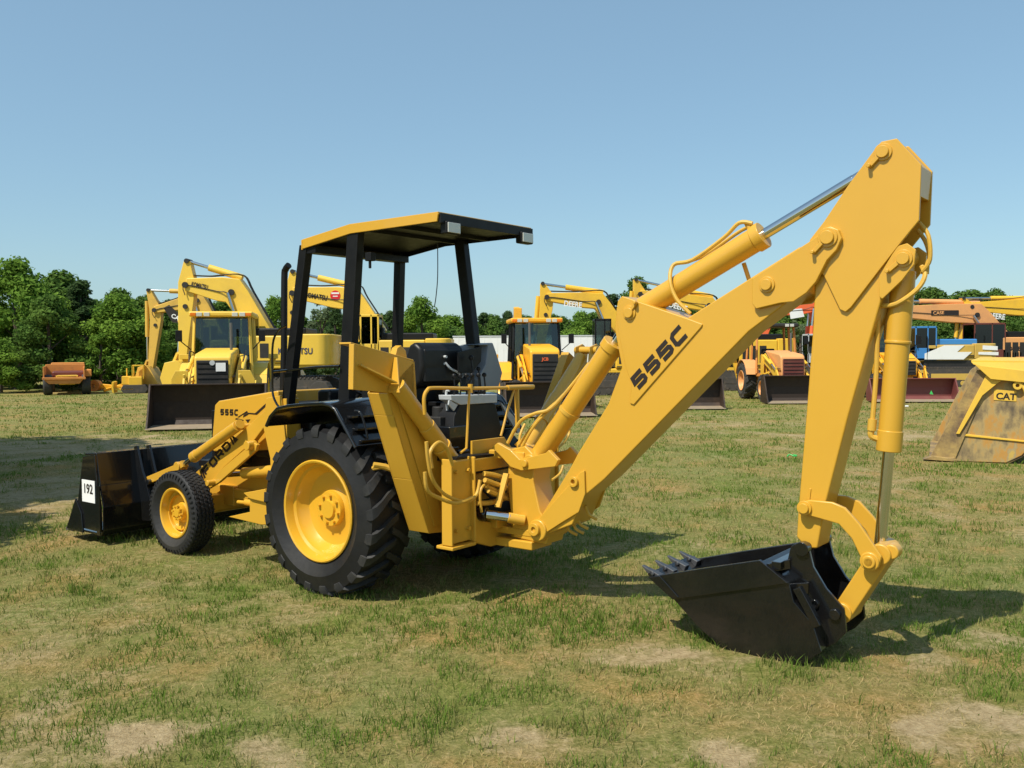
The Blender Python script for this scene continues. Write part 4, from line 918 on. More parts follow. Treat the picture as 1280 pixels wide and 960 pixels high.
for (k, px, top, Y, w) in ((5, 150, 366, 60, 1.1), (1, 185, 372, 62, 1.1), (0, 160, 400, 54, 1.0), (5, 215, 380, 64, 1.2), (1, 245, 388, 62, 1.2), (0, 345, 374, 62, .9), (5, 300, 396, 66, 1.3), (1, 375, 396, 66, 1.2), (5, 440, 392, 66, 1.2),
                           (5, 590, 400, 78, 1.1), (1, 552, 400, 76, 1.1), (5, 618, 402, 80, 1.2), (1, 655, 402, 76, 1.1), (5, 690, 396, 76, 1.2), (0, 727, 392, 70, 1.1), (5, 830, 366, 80, 1.0), (1, 860, 384, 80, 1.2), (5, 900, 384, 82, 1.2), (0, 940, 392, 84, 1.2),
                           (1, 975, 398, 82, 1.2), (5, 1010, 394, 82, 1.1), (1, 1050, 392, 84, 1.2), (5, 1090, 384, 84, 1.2), (1, 1130, 384, 84, 1.3), (5, 1165, 390, 82, 1.2), (1, 1200, 388, 84, 1.2), (5, 1275, 378, 84, 1.2), (1, 1310, 384, 84, 1.2), (5, 1350, 380, 84, 1.2),
                           (1, 480, 405, 74, 1.2), (5, 1060, 400, 78, 1.3), (1, 1150, 402, 78, 1.3), (5, 780, 392, 76, 1.2), (1, 640, 412, 84, 1.6), (5, 120, 392, 62, 1.3), (1, 405, 408, 70, 1.4), (5, -90, 350, 58, 1.2), (1, 85, 400, 60, 1.3), (1, 270, 408, 60, 1.5), (5, 215, 415, 57, 1.5)):
    tree(k, px, 0, top, Y, LB, GR, w)
for (px, top, Y, w) in ((635, 392, 74, 1.1), (605, 394, 80, 1.2), (490, 392, 72, 1.2), (1180, 376, 86, 1.3), (765, 372, 78, 1.5), (1100, 396, 80, 1.4), (420, 385, 60, 1.0), (950, 400, 80, 1.5)):
    tree(2, px, 0, top, Y, LP, GR+' pines', w)
for i in range(34):
    tree(random.choice((1, 5, 5, 0)), -60+i*42+random.uniform(-12, 12), 0, 397+random.uniform(-7, 6)-(12 if 740 < -60+i*42 else 0)-(14 if -60+i*42 > 1150 else 0)-(14 if -60+i*42 < 300 else 0), 92+random.uniform(-3, 3), LB, GR, 1.7)
for i in range(26):
    tree(random.choice((1, 5)), -20+i*54+random.uniform(-12, 12), 0, 412+random.uniform(-5, 4)-(8 if i > 17 else 0), 87+random.uniform(-2, 2), LB, GR, 2.4)
tree(0, 527, 0, 374, 68, 'bright green rounded tree seen between the canopy posts', wid=1.0)
tree(4, 402, 0, 376, 64, 'thin grey green tree under the boom with the red sticker', wid=1.0)
tree(5, 797, 0, 352, 74, 'tall dark green tree above the boom with the white lettering', wid=.9)
tree(5, 1243, 0, 366, 76, 'large green tree above the yellow boom near the right edge', wid=.95)
tree(4, 1000, 0, 400, 70, 'wispy grey green tree below the red and white boom', wid=1.1)
# the tree beyond the left edge whose shade falls on the field
tree(0, 0, 0, 0, 1, 'tree just outside the left edge that shades the field'); o_ = [o for o in COL.objects if o.get('label', '').startswith('tree just outside')][0]
o_.location = (-12.9, 10.2, 0); o_.scale = (1.55, 1.55, 1.55)
tree(5, 0, 0, 0, 1, 'broad tree outside the left edge, farthest of those shading the field'); o_ = [o for o in COL.objects if o.get('label', '').startswith('broad tree out')][0]
o_.location = (-14.6, 14.6, 0); o_.scale = (1.4, 1.4, 1.5)
tree(1, 0, 0, 0, 1, 'smaller tree outside the left edge, nearer the camera'); o_ = [o for o in COL.objects if o.get('label', '').startswith('smaller tree out')][0]
o_.location = (-9.0, 7.8, 0); o_.scale = (.8, .8, .9)

# ================================================================== BACKGROUND MACHINES
def at(px, py, Y):
    return ((px-640)/1134*Y, 1.956+(440.2-(px-640)*.0061-py)/1134*Y)
class Mach:
    def __init__(s, name, label, cat, px, Y, rz=0, group=None):
        s.Y = Y; s.X = (px-640)/1134*Y; s.px = px
        s.o = thing(name, label, cat, (s.X, Y, 0), rz, group); s.k = Y/1134
    def P(s, *pts):      # photo measurements -> metres in the machine's own side plane
        out = []
        for (a, b_) in pts:
            x, z = at(a, b_, s.Y); out.append((x-s.X, z))
        return out
def fit(o, p, u, w, width, height):
    # stretch flat lettering to a given width and height
    me = o.data; xs = [v.co.x for v in me.vertices]; zs = [v.co.z for v in me.vertices]; x0, x1, z0, z1 = min(xs), max(xs), min(zs), max(zs)
    p = Vector(p); u = Vector(u); w = Vector(w); n = u.cross(w)
    for v in me.vertices: v.co = p+u*((v.co.x-x0)/(x1-x0)*width)+w*((v.co.z-z0)/(z1-z0)*height)+n*(-v.co.y)
    return o
def excavator(name, label, px, Y, col, j, rz=0, text=None, tcol='decal', cwtext=None, cabcol=None, roofcol='blk2', cabglass='dglass', body=None, cab=None, hidden_low=False, group=None, bucket=True, cwcol=None, k=1.15, stickers=False):
    m = Mach(name, label, 'excavator', px, Y, rz, group); P = m.P; o = m.o
    # undercarriage
    for s in (-1, 1):
        b = MB(); y = s*1.15*k; tl = 1.95*k; w = .3*k
        pr_ = [(-tl, .38*k), (-tl*.9, .12*k), (-tl*.82, .02), (tl*.82, .02), (tl*.9, .12*k), (tl, .38*k), (tl*.9, .72*k), (tl*.75, .84*k), (-tl*.75, .84*k), (-tl*.9, .72*k)]
        b.prism(pr_, y-w, y+w)
        n = 26
        for i in range(n):
            x = -tl*.82+1.64*tl*i/(n-1); b.box(x-.03, x+.03, y-w-.02, y+w+.02, .0, .05); b.box(x-.03, x+.03, y-w-.02, y+w+.02, .82*k, .88*k)
        t = b.build('track', 'track', o, .01)
        b = MB()
        for x in (-tl*.80, tl*.80): b.cyl((x, y-w-.03, .43*k), (x, y+w+.03, .43*k), .32*k, n=20); b.cyl((x, y-w-.06, .43*k), (x, y+w+.06, .43*k), .12*k, n=12)
        for i in range(6): x = -tl*.55+1.1*tl*i/5; b.cyl((x, y-w-.02, .16*k), (x, y+w+.02, .16*k), .11*k, n=12)
        b.box(-tl*.6, tl*.6, y-w-.015, y+w+.015, .30*k, .58*k); b.build('track_roller', 'track' if col != 'ochre' else 'ochre', t, .01)
    b = MB(); b.box(-.9*k, .9*k, -.85*k, .85*k, .45*k, .85*k); b.cyl((0, 0, .8*k), (0, 0, 1.1*k), .62*k); b.build('undercarriage', 'dark', o, .02)
    # house: engine cover with counterweight
    (x0, zt), (x1, zb) = P(*body)
    wy = 1.32*k
    b = MB(); cwx = x1-(x1-x0)*.34
    b.box(x0, cwx, -wy, wy, zb+.10, zt-.06); b.box(x0-.5*k, x1-.2, -wy*.95, wy*.95, zb-.12, zb+.10)
    h = b.build('house', col, o, .06)
    b = MB(); b.box(x0+.2, cwx+.3, -wy*.8, wy*.55, zt-.08, zt+.20*k); b.build('engine_hood', roofcol, h, .06)
    b = MB()
    seg = [(cwx+.003, -wy)]+[(x1-.35*k+.35*k*math.sin(a), -wy*1.0+.35*k*(1-math.cos(a))) for a in [0, .5, 1.0, PI/2]]+[(x1, 0)]+[(x1-.35*k+.35*k*math.sin(a), wy-.35*k*(1-math.cos(a))) for a in [PI/2, 1.0, .5, 0]]+[(cwx+.003, wy)]
    b.prism(seg, zb, zt, 'z'); cw = b.build('counterweight', cwcol or col, o, .05)
    b = MB()
    for i in range(3): b.box(x0+.15+i*.42, x0+.48+i*.42, -wy-.012, -wy+.002, zb+.3, zt-.35)
    b.build('grille', 'dark', h, .003)
    b = MB(); b.box(x0+.05, cwx-.02, -wy-.008, -wy, zb+.16, zb+.2); b.build('panel_line', 'dark', h)
    if cwtext:
        tx, sz, tm = cwtext[:3]; fit(letters(tx, (0, 0, 0), (1, 0, 0), (0, 0, 1), sz, 'lettering', tm, cw, bold=.02), (x0+(x1-x0)*cwtext[3], -wy-.012, zb+(zt-zb)*cwtext[4]), (1, 0, 0), (0, 0, 1), 41*m.k, 7.5*m.k)
    # cab on the left-hand side of the machine (towards the viewer)
    (cx0, czt), (cx1, czb) = P(*cab); ya, yb_ = -wy, -wy+1.0*k
    cc = cabcol or col
    b = MB(); t = .07
    b.box(cx0, cx1, ya, yb_, czb, czb+.12); b.box(cx0, cx1, ya, yb_, czt-.10, czt); hgt = czt-czb
    for x in (cx0, cx0+(cx1-cx0)*.55, cx1-t):
        for y in (ya, yb_-t): b.box(x, x+t, y, y+t, czb, czt)
    b.box(cx0+(cx1-cx0)*.0, cx1, ya, ya+.03, czb, czb+hgt*.36); b.box(cx1-.04, cx1-.005, ya, yb_, czb, czb+hgt*.5)
    cb = b.build('cab', cc, o, .02)
    b = MB(); b.box(cx0+.05, cx1-.05, ya+.012, ya+.02, czb+hgt*.36, czt-.1); b.box(cx0+.05, cx1-.05, yb_-.02, yb_-.012, czb+.2, czt-.1); b.box(cx0+.012, cx0+.02, ya+.06, yb_-.06, czb+.1, czt-.1); b.box(cx1-.02, cx1-.012, ya+.06, yb_-.06, czb+hgt*.5, czt-.1)
    b.build('window', cabglass, cb)
    b = MB(); b.box(cx0+.45, cx0+.85, ya+.3, ya+.75, czb+.1, czb+.5); b.box(cx0+.8, cx0+.92, ya+.3, ya+.75, czb+.45, czb+hgt*.72); b.build('seat', 'vinyl', cb, .04)
    b = MB(); b.box(cx0-.02, cx0+.02, ya-.16, ya-.06, czb+hgt*.45, czb+hgt*.75); b.tube([(cx0, ya-.1, czb+hgt*.6), (cx0, ya+.02, czb+hgt*.35)], .015, 5); b.tube([(cx0+.6, ya-.02, czb-.1), (cx0+.6, ya-.06, czb+hgt*.7)], .015, 5); b.split('mirror', 'blk2', cb)
    # boom
    J = {n: P(v)[0] for n, v in j.items() if n != 'th'}
    ft, kn, tp = Vector(J['foot']), Vector(J['knee']), Vector(J['tip'])
    def nr(a, c): d = (c-a).normalized(); return Vector((-d.y, d.x))
    n1 = nr(ft, kn); n2 = nr(kn, tp)
    if n1.y < 0: n1 = -n1
    if n2.y < 0: n2 = -n2
    mk = (n1+n2).normalized(); th = .34*k*j.get('th', 1)
    poly = [ft+n1*th*.5, kn-(kn-ft)*.15+n1*th*1.02, kn+mk*th*1.15, kn+(tp-kn)*.25+n2*th*1.0, tp+n2*th*.5, tp-n2*th*.42-(kn-tp)*-.0, kn+(tp-kn)*.3-n2*th*.80, kn-mk*th*.85, kn-(kn-ft)*.3-n1*th*.85, ft-n1*th*.6]
    by = .12
    b = MB(); b.prism([tuple(p) for p in poly], by-.26*k, by+.26*k); bo_ = b.build('boom', col, o, .03)
    b = MB()
    for q in (ft, tp, kn): b.cyl((q[0], by-.32*k, q[1]), (q[0], by+.32*k, q[1]), .10*k, n=14)
    b.split('pivot_pin', 'dark', bo_)
    # arm
    at_, ab = Vector(J['armtop']), Vector(J['armend'])
    d = (ab-at_).normalized(); nn = Vector((-d.y, d.x)); pv = tp
    b = MB(); wa = .20*k
    poly = [at_+nn*.10*k, at_-nn*.10*k, pv-nn*.28*k*(1)-d*.1, pv-nn*.26*k+d*.5*k, ab-nn*.12*k, ab+nn*.12*k, pv+nn*.26*k+d*.5*k, pv+nn*.28*k-d*.1]
    b.prism([tuple(p) for p in poly], by-.17*k, by+.17*k); arm = b.build('arm', col, o, .02)
    b = MB()
    for q in (at_, pv, ab, pv+d*.7*k): b.cyl((q[0], by-.22*k, q[1]), (q[0], by+.22*k, q[1]), .08*k, n=12)
    b.split('pivot_pin', 'dark', arm)
    V = lambda p, y=by: Vector((p[0], y, p[1]))
    # arm cylinder
    s0 = kn+mk*th*1.3; b = MB(); b.cyl(V(s0), V(s0+(at_-s0)*.62), .11*k, n=16); c = b.build('arm_cylinder', col, o); b = MB(); b.cyl(V(s0+(at_-s0)*.62), V(at_), .055*k, n=12); b.build('piston_rod', 'chrome', c)
    # boom cylinders
    s0 = ft+(Vector((-.75*k, -.25*k))); s1 = kn+(tp-kn)*.05-mk*th*.1
    for y in (by-.36*k, by+.36*k):
        b = MB(); b.cyl(V(s0, y), V(s0+(s1-s0)*.55, y), .10*k, n=16); c = b.build('boom_cylinder', col, o); b = MB(); b.cyl(V(s0+(s1-s0)*.55, y), V(s1, y), .055*k, n=12); b.build('piston_rod', 'chrome', c)
    # bucket cylinder on the front of the arm
    if (nn.x > 0): nn = -nn
    s0 = at_+d*.5*k+nn*.14*k; s1 = ab-d*.35*k+nn*.20*k
    b = MB(); b.cyl(V(s0), V(s0+(s1-s0)*.6), .09*k, n=16); c = b.build('bucket_cylinder', col, o); b = MB(); b.cyl(V(s0+(s1-s0)*.6), V(s1), .045*k, n=12); b.build('piston_rod', 'chrome', c)
    if bucket:
        a = ab; b = MB(); w = .55*k
        bl = [(a.x-.10, a.y+.15), (a.x-.45*k, a.y+.05), (a.x-.60*k, a.y-.45*k), (a.x-.42*k, a.y-1.0*k), (a.x-.05*k, a.y-1.25*k), (a.x+.45*k, a.y-1.15*k), (a.x+.62*k, a.y-.95*k), (a.x+.35*k, a.y-.5*k), (a.x+.12, a.y)]
        b.prism(bl, by-w, by+w); bb = b.build('bucket', col, o, .02)
        b = MB(); b.beam(V(s1), V(ab+nn*.35*k-d*-.05), .25*k, .08*k); b.beam(V(s1), V(ab-d*.35*k), .3*k, .08*k); b.build('linkage', col, o, .01)
        b = MB()
        for i in range(4): y = by-w+.08+i*(2*w-.16)/3; b.beam((a.x+.60*k, y, a.y-.95*k), (a.x+.80*k, y, a.y-.75*k), .08, .06, w1=.05, h1=.02)
        b.build('tooth', 'steel', bb)
    # hoses over the boom
    b = MB()
    for y in (by-.12, by, by+.12):
        pts = [V(ft+n1*th*.7, y), V(kn-(kn-ft)*.2+n1*th*1.2, y), V(kn+mk*th*1.5, y), V(kn+(tp-kn)*.3+n2*th*1.15, y), V(kn+(tp-kn)*.55+n2*th*.95, y), V(tp+n2*th*.75, y), V(tp+(at_-tp)*.3+Vector((.25, 0)), y)]
        b.tube(pts, .022, 6, 4)
    b.tube([V(kn-mk*th*.2, by-.30*k), V(kn-mk*th*.2+Vector((-.2, .1)), by-.35*k), V(kn+(tp-kn)*.3-n2*th*.1, by-.28*k), V(tp, by-.28*k), V(tp+d*.4, by-.25*k)], .02, 6, 4)
    b.split('hydraulic_hose', 'hoseB', bo_)
    if text:
        tx, a, c, hh = text; a, c = [Vector(q) for q in P(a, c)]; u = (c-a).normalized(); n2v = Vector((-u.y, u.x)); hh *= m.k
        fit(letters(tx, (0, 0, 0), (1, 0, 0), (0, 0, 1), 1, 'lettering', tcol, bo_, bold=.03), (a.x, by-.26*k-.012, a.y), (u.x, 0, u.y), (n2v.x, 0, n2v.y), (c-a).length, hh)
    m.boom = bo_; m.cw = cw; m.house = h; m.by = by; m.kk = k; m.cab = cb
    return m
G2 = 'excavators parked in the back row'
# ochre excavator with black emblem, furthest left
e1 = excavator('excavator', 'ochre excavator with black boom emblem, leftmost in the back row, bucket by the small bulldozer', 268, 47, 'cat', dict(foot=(283, 432), knee=(250, 376), tip=(196, 388), armtop=(188, 363), armend=(189, 460)),
               body=((275, 424), (330, 460)), cab=((252, 408), (276, 455)), k=1.1)
b = MB(); q0 = Vector(e1.P((216, 396))[0]); b.slab([(x-.0+q0.x, e1.by-.26*1.1-.012, z+q0.y) for x, z in ((-.35, .45), (-.05, .60), (.55, .05), (.45, -.35), (.1, -.30))], -.006); b.build('black_emblem', 'decal', e1.boom)
letters('CAT', (q0.x+.02, e1.by-.26*1.1-.02, q0.y-.02), (1, 0, -.5), (.5, 0, 1), .22, 'lettering', 'white', e1.boom)
e2 = excavator('excavator', 'pale yellow excavator with the highest boom, behind the backhoe with the wide black blade', 352, 36, 'kom', dict(foot=(338, 424), knee=(293, 366), tip=(236, 357), th=1.3, armtop=(237, 327), armend=(229, 455)),
               text=('KOMATSU', (243, 359), (263, 363.5), 6.5), body=((308, 419), (421, 456)), cab=((302, 396), (328, 452)), cwtext=('KOMATSU', .23, 'dkblue', .47, .36), k=1.2)
e3 = excavator('excavator', 'pale yellow excavator with a round red sticker on its boom, seen through the canopy posts', 505, 38, 'kom', dict(foot=(478, 418), knee=(440, 376), tip=(368, 367), th=1.25, armtop=(368, 340), armend=(364, 450)),
               text=('KOMATSU', (383, 372), (411, 376.5), 6.5), body=((478, 424), (566, 458)), cab=((458, 395), (481, 450)), k=1.15, bucket=True)
q0 = Vector(e3.P((421.5, 370))[0]); b = MB(); b.cyl((q0.x, e3.by-.312, q0.y), (q0.x, e3.by-.30, q0.y), .21, n=28); st = b.build('round_sticker', 'red', e3.boom)
b = MB(); b.box(q0.x-.16, q0.x+.16, e3.by-.318, e3.by-.3125, q0.y+.06, q0.y+.13); b.box(q0.x-.10, q0.x+.10, e3.by-.318, e3.by-.3125, q0.y-.05, q0.y-.01); b.build('sticker_band', 'white', st)
e4 = excavator('excavator', 'deep yellow excavator with white boom lettering and black open cab, behind the upright boom cylinder', 776, 42, 'deere', dict(foot=(792, 430), knee=(748, 378), tip=(684, 372), armtop=(679, 355), armend=(672, 455)),
               text=('DEERE', (705, 383), (727, 385.5), 7), tcol='white', body=((765, 432), (850, 462)), cab=((740, 400), (760, 455)), cabcol='blk2', cabglass='glass', k=1.15)
e5 = excavator('excavator', 'deep yellow excavator whose boom lettering shows above the main digging boom', 930, 46, 'deere', dict(foot=(925, 432), knee=(885, 382), tip=(800, 368), armtop=(795, 350), armend=(790, 450)),
               text=('DEERE', (835, 384), (857, 390), 7), tcol='white', body=((915, 424), (985, 460)), cab=((893, 402), (913, 455)), cabcol='blk2', k=1.15)
e6 = excavator('excavator', 'excavator with a blue cab and roof and white flash on its ochre body', 1178, 49, 'ochre', dict(foot=(1150, 432), knee=(1110, 420), tip=(1080, 430), armtop=(1075, 420), armend=(1072, 455)),
               body=((1143, 430), (1229, 448)), cab=((1128, 409), (1154, 450)), cabcol='blue', roofcol='blue', cabglass='dglass', k=1.2, bucket=False)
b = MB(); zz = e6.P((1139, 442), (1163, 432), (1187, 432), (1178, 440), (1196, 440), (1186, 449), (1139, 449)); b.prism(zz, -1.32*1.2-.03, -1.32*1.2-.005); b.build('white_flash', 'white', e6.house)
b = MB(); zz = e6.P((1209, 432), (1227, 433), (1227, 438), (1209, 437)); b.prism(zz, -1.32*1.2-.03, -1.32*1.2-.005); zz = e6.P((1204, 440), (1228, 440), (1228, 444), (1204, 443)); b.prism(zz, -1.32*1.2-.03, -1.32*1.2-.005); b.build('white_panel', 'white', e6.cw)
b = MB(); (xa, za), (xb, zb2) = e6.P((1139, 449), (1230, 462)); b.box(xa, xb-.1, -1.5, 1.4, zb2+.15, za+.02); b.build('lower_house', 'dark', e6.house, .04)
e7 = excavator('excavator', 'faded orange excavator with a maroon cab, its long boom reaching left behind the bucket cylinder', 1262, 54, 'caseo', dict(foot=(1262, 430), knee=(1218, 394), th=1.3, tip=(1112, 390), armtop=(1104, 376), armend=(1096, 455)),
               body=((1232, 421), (1300, 455)), cab=((1198, 405), (1236, 455)), cabcol='casered', k=1.4)
q0 = Vector(e7.P((1161, 389))[0]); q1 = Vector(e7.P((1195, 396))[0]); b = MB(); b.box(q0.x, q1.x, e7.by-.394, e7.by-.366, q0.y-.27, q0.y+.03); pn = b.build('name_plate', 'decal', e7.boom)
letters('CASE', (q0.x+.1, e7.by-.397, q0.y-.22), (1, 0, 0), (0, 0, 1), .2, 'lettering', 'caseo', pn)
q0 = Vector(e7.P((1236.5, 438))[0]); letters('1080B', (q0.x, -1.32*1.4-.01, q0.y-.02), (1, 0, 0), (0, 0, 1), .24, 'lettering', 'decal', e7.house)
b = MB()
for i in range(7): x = q0.x-.1+i*.15; b.box(x, x+.07, -1.32*1.4-.012, -1.32*1.4-.002, q0.y-.40, q0.y-.12)
b.build('vent_slot', 'dark', e7.house)
e8 = excavator('excavator', 'deep yellow excavator behind the faded orange one, its boom running off the right edge', 1330, 54, 'deere', dict(foot=(1345, 432), knee=(1292, 386), th=1.3, tip=(1212, 384), armtop=(1203, 373), armend=(1198, 455)),
               text=('DEERE', (1232, 398), (1253, 400), 7), tcol='white', body=((1310, 424), (1400, 455)), cab=((1330, 408), (1352, 455)), k=1.2)
e9 = excavator('excavator', 'excavator with bright orange and white boom, seen between main boom and dipper', 1020, 56, 'oran2', dict(foot=(1028, 428), knee=(1018, 385), tip=(960, 392), armtop=(950, 382), armend=(945, 450)),
               body=((1015, 430), (1085, 456)), cab=((1000, 418), (1018, 455)), cabcol='lgrey', cabglass='glass', k=1.15)
b = MB(); zz = e9.P((985, 387), (1001, 386), (1004, 396), (987, 399)); b.prism(zz, e9.by-.26*1.15-.02, e9.by-.26*1.15-.003); b.build('white_band', 'white', e9.boom)

def loader(name, label, px, Y, rz, col, k=1.12, cab='closed', bw=2.4, bh=.95, bcol='bktdark', cabcol='blk2', hoodcol=None, arm_up=True, paper=False, visor=None, bz=.03, canopycol=None, pans=False, logo=None, beacon=False, boomx=0., boomh=3.5, hoodtop=1.75, tag_=None, grl='dark', bucketon=True):
    m = Mach(name, label, 'backhoe loader', px, Y, rz); o = m.o; o.scale = (k, k, k)
    for s in (-1, 1):
        wheel(o, 'rear_wheel', (0, s*.85, .68), s, .68, .42, .36, simple=True, mats=('rub2', hoodcol or col), nl=16, tread='rub2')
        wheel(o, 'front_wheel', (2.1, s*.80, .48), s, .48, .30, .24, simple=True, deep=.1, mats=('rub2', hoodcol or col), nl=16, tread='rub2')
    b = MB(); b.box(-.3, 2.6, -.3, .3, .45, .85); b.box(1.95, 2.25, -.65, .65, .4, .55); b.box(-.2, .2, -.7, .7, .55, .85); b.build('chassis', col, o, .02)
    hc = hoodcol or col
    b = MB(); b.prism([(.85, .85), (2.65, .85), (2.68, 1.1), (2.60, hoodtop-.08), (2.45, hoodtop), (.85, hoodtop+.14)], -.42, .42); h = b.build('hood', hc, o, .05)
    b = MB(); b.box(2.66, 2.70, -.36, .36, .90, hoodtop-.16); g = b.build('grille', grl, o, .02)
    b = MB()
    for i in range(5): z = .98+i*.12; b.box(2.70, 2.712, -.33, .33, z, z+.02)
    b.build('grille_bar', 'blk2', g)
    if paper: b = MB(); b.box(2.715, 2.72, .08, .30, 1.28, 1.48); b.build('paper_notice', 'paper', g)
    if logo:
        if logo[0] == 'disc': b = MB(); b.cyl((2.70, 0, hoodtop-.22), (2.72, 0, hoodtop-.22), .06); b.build('badge', 'lgrey', g)
        else: letters(logo[0], (2.715, -.10, hoodtop-.34), (0, 1, 0), (0, 0, 1), .085, 'lettering', logo[1], g)
    # cab
    x0, x1, w, zb, zt = -.55, .85, .72, .95, 2.62
    b = MB(); t = .07
    for s in (-1, 1):
        for (xa, xb) in ((x1-.02, x1-.16), (.12, .12), (x0+.05, x0+.12)):
            b.beam((xa, s*w*1.02, zb), (xb, s*w*.92, zt), t, t)
    b.box(x0, x1, -w, w, zb-.1, zb)
    if cab == 'closed': b.box(x0, x0+.05, -w, w, zb, zb+.5)
    cb = b.build('cab_frame', cabcol, o, .01)
    b = MB(); b.box(x0-.1, x1+.10, -w*1.08, w*1.08, zt, zt+.14); b.build('roof', canopycol or hc, cb, .05)
    b = MB()
    for y in (-.52, -.34, .34, .52): b.box(x1+.06, x1+.12, y-.07, y+.07, zt+.01, zt+.11)
    b.build('work_light', 'lens', cb, .01)
    if beacon: b = MB(); b.box(x1+.07, x1+.12, .60, .74, zt+.02, zt+.10); b.box(x1+.07, x1+.12, -.74, -.60, zt+.02, zt+.10); b.build('indicator', 'amber', cb, .01)
    if cab == 'closed':
        b = MB()
        b.slab([(x1-.03, -w+.05, zb+.1), (x1-.03, w-.05, zb+.1), (x1-.15, w-.08, zt-.02), (x1-.15, -w+.08, zt-.02)], .01)
        for s in (-1, 1): b.slab([(x0+.1, s*w, zb+.1), (x1-.05, s*w, zb+.1), (x1-.16, s*w*.93, zt-.02), (x0+.12, s*w*.93, zt-.02)], .01)
        b.slab([(x0+.06, -w+.05, zb+.5), (x0+.06, w-.05, zb+.5), (x0+.1, w-.08, zt-.02), (x0+.1, -w+.08, zt-.02)], .01)
        b.build('window', 'glass', cb)
    b = MB(); b.box(-.25, .25, -.25, .25, 1.1, 1.35); b.box(-.30, -.18, -.25, .25, 1.3, 1.85); b.build('seat', 'vinyl', cb, .04)
    b = MB(); b.cyl((.62, 0, 1.35), (.50, 0, 1.62), .2, n=20, hole=.17); b.cyl((.75, 0, 1.2), (.55, 0, 1.6), .02); b.box(.62, .82, -.25, .25, .95, 1.5); b.build('steering_wheel', 'blk2', cb)
    b = MB(); b.cyl((1.5, .30 if boomx >= 0 else -.3, hoodtop), (1.5, .30 if boomx >= 0 else -.3, hoodtop+.75), .035, n=10); b.build('exhaust_pipe', 'steel', o)
    # mudguards
    for s in (-1, 1):
        b = MB(); pts = [(.05+.78*math.cos(a), .68+.78*math.sin(a)) for a in [i*PI/10 for i in range(1, 10)]]
        for i in range(len(pts)-1): (xa, za), (xb, zb2) = pts[i], pts[i+1]; b.slab([(xa, s*.62, za), (xa, s*1.08, za), (xb, s*1.08, zb2), (xb, s*.62, zb2)], .02)
        b.build('fender', hc, o)
        if pans:
            b = MB(); b.slab([(2.0, s*.62, 1.05), (2.55, s*.62, .80), (2.55, s*.93, .78), (2.0, s*.93, 1.02)], .03); b.slab([(2.55, s*.56, .80), (2.57, s*.56, 1.30), (2.57, s*.84, 1.30), (2.57, s*.94, 1.1), (2.55, s*.94, .80)], .03); b.build('front_mudguard', col, o, .01)
    # loader arms
    for s in (-1, 1):
        b = MB(); y = s*.52
        ap = [(.95, 1.55), (1.25, 1.68), (2.1, 1.30), (2.65, .95), (3.05, .40), (3.0, .25), (2.85, .28), (2.5, .78), (1.9, 1.08), (1.0, 1.38)]
        b.prism(ap, y-.045, y+.045); a = b.build('loader_arm', col, o, .01)
        b = MB(); b.prism([(.86, .8), (.86, 1.62), (1.02, 1.66), (1.2, 1.3), (1.2, .8)], y-.07, y-.05); b.prism([(.86, .8), (.86, 1.62), (1.02, 1.66), (1.2, 1.3), (1.2, .8)], y+.05, y+.07); b.build('loader_tower', col, o, .005)
        b = MB(); b.cyl((1.35, y+s*.10, 1.60), (2.25, y+s*.10, 1.30), .05, n=12); c = b.build('tilt_cylinder', col, o); b = MB(); b.cyl((2.25, y+s*.10, 1.30), (2.75, y+s*.10, 1.10), .03, n=10); b.build('piston_rod', 'chrome', c)
        b = MB(); b.beam((2.78, y+s*.1, 1.22), (2.72, y+s*.1, .62), .05, .12); b.beam((2.78, y+s*.1, 1.12), (3.05, y+s*.08, .78), .05, .09); b.build('bellcrank', col, o, .01)
        b = MB(); b.cyl((1.0, y, .9), (1.7, y, 1.0), .055, n=12); c = b.build('lift_cylinder', col, o); b = MB(); b.cyl((1.7, y, 1.0), (2.2, y, 1.06), .03, n=10); b.build('piston_rod', 'chrome', c)
    # front bucket, open side forward
    if bucketon:
        b = MB(); sh = [(3.42, bh), (3.14, bh-.02), (3.08, bh*.6), (3.08, .18), (3.16, bz+.03), (3.90, bz)]; w = bw/2
        for i in range(len(sh)-1):
            (xa, za), (xb, zb2) = sh[i], sh[i+1]
            b.slab([(xa, -w, za), (xb, -w, zb2), (xb, w, zb2), (xa, w, za)], .03)
        bk = b.build('front_bucket', bcol, o, .006)
        for s in (-1, 1):
            b = MB(); b.prism([(3.42, bh), (3.14, bh-.02), (3.08, bh*.6), (3.08, .18), (3.16, bz+.01), (3.90, bz+.01), (3.72, .35)], s*w-.02, s*w+.02); b.build('side_plate', bcol, bk, .004)
        b = MB(); b.slab([(3.30, -w+.03, bz+.052), (3.97, -w-.02, bz+.01), (3.97, w+.02, bz+.01), (3.30, w-.03, bz+.052)], .016); b.build('cutting_edge', 'bktedge', bk, .003)
        if tag_: b = MB(); b.slab([(3.90, tag_, .30), (3.90, tag_+.12, .28), (3.88, tag_+.06, .42)], .01); b.build('green_flag', 'gtag', bk)
    # folded rear boom
    if arm_up:
        b = MB(); y = boomx
        b.prism([(-1.5, .6), (-1.1, .7), (-1.0, 2.0), (-1.05, boomh), (-1.3, boomh), (-1.5, 2.2)], y-.12, y+.12); rb = b.build('rear_boom', col, o, .02)
        b = MB(); b.prism([(-1.35, boomh+.02), (-1.6, boomh+.06), (-1.95, 2.2), (-1.8, 1.2), (-1.65, 1.2), (-1.6, 2.2)], y-.09, y+.09); b.cyl((-1.2, y+.2, 1.2), (-1.2, y+.2, boomh-.3), .06, n=12); b.build('rear_dipper', col, o, .02)
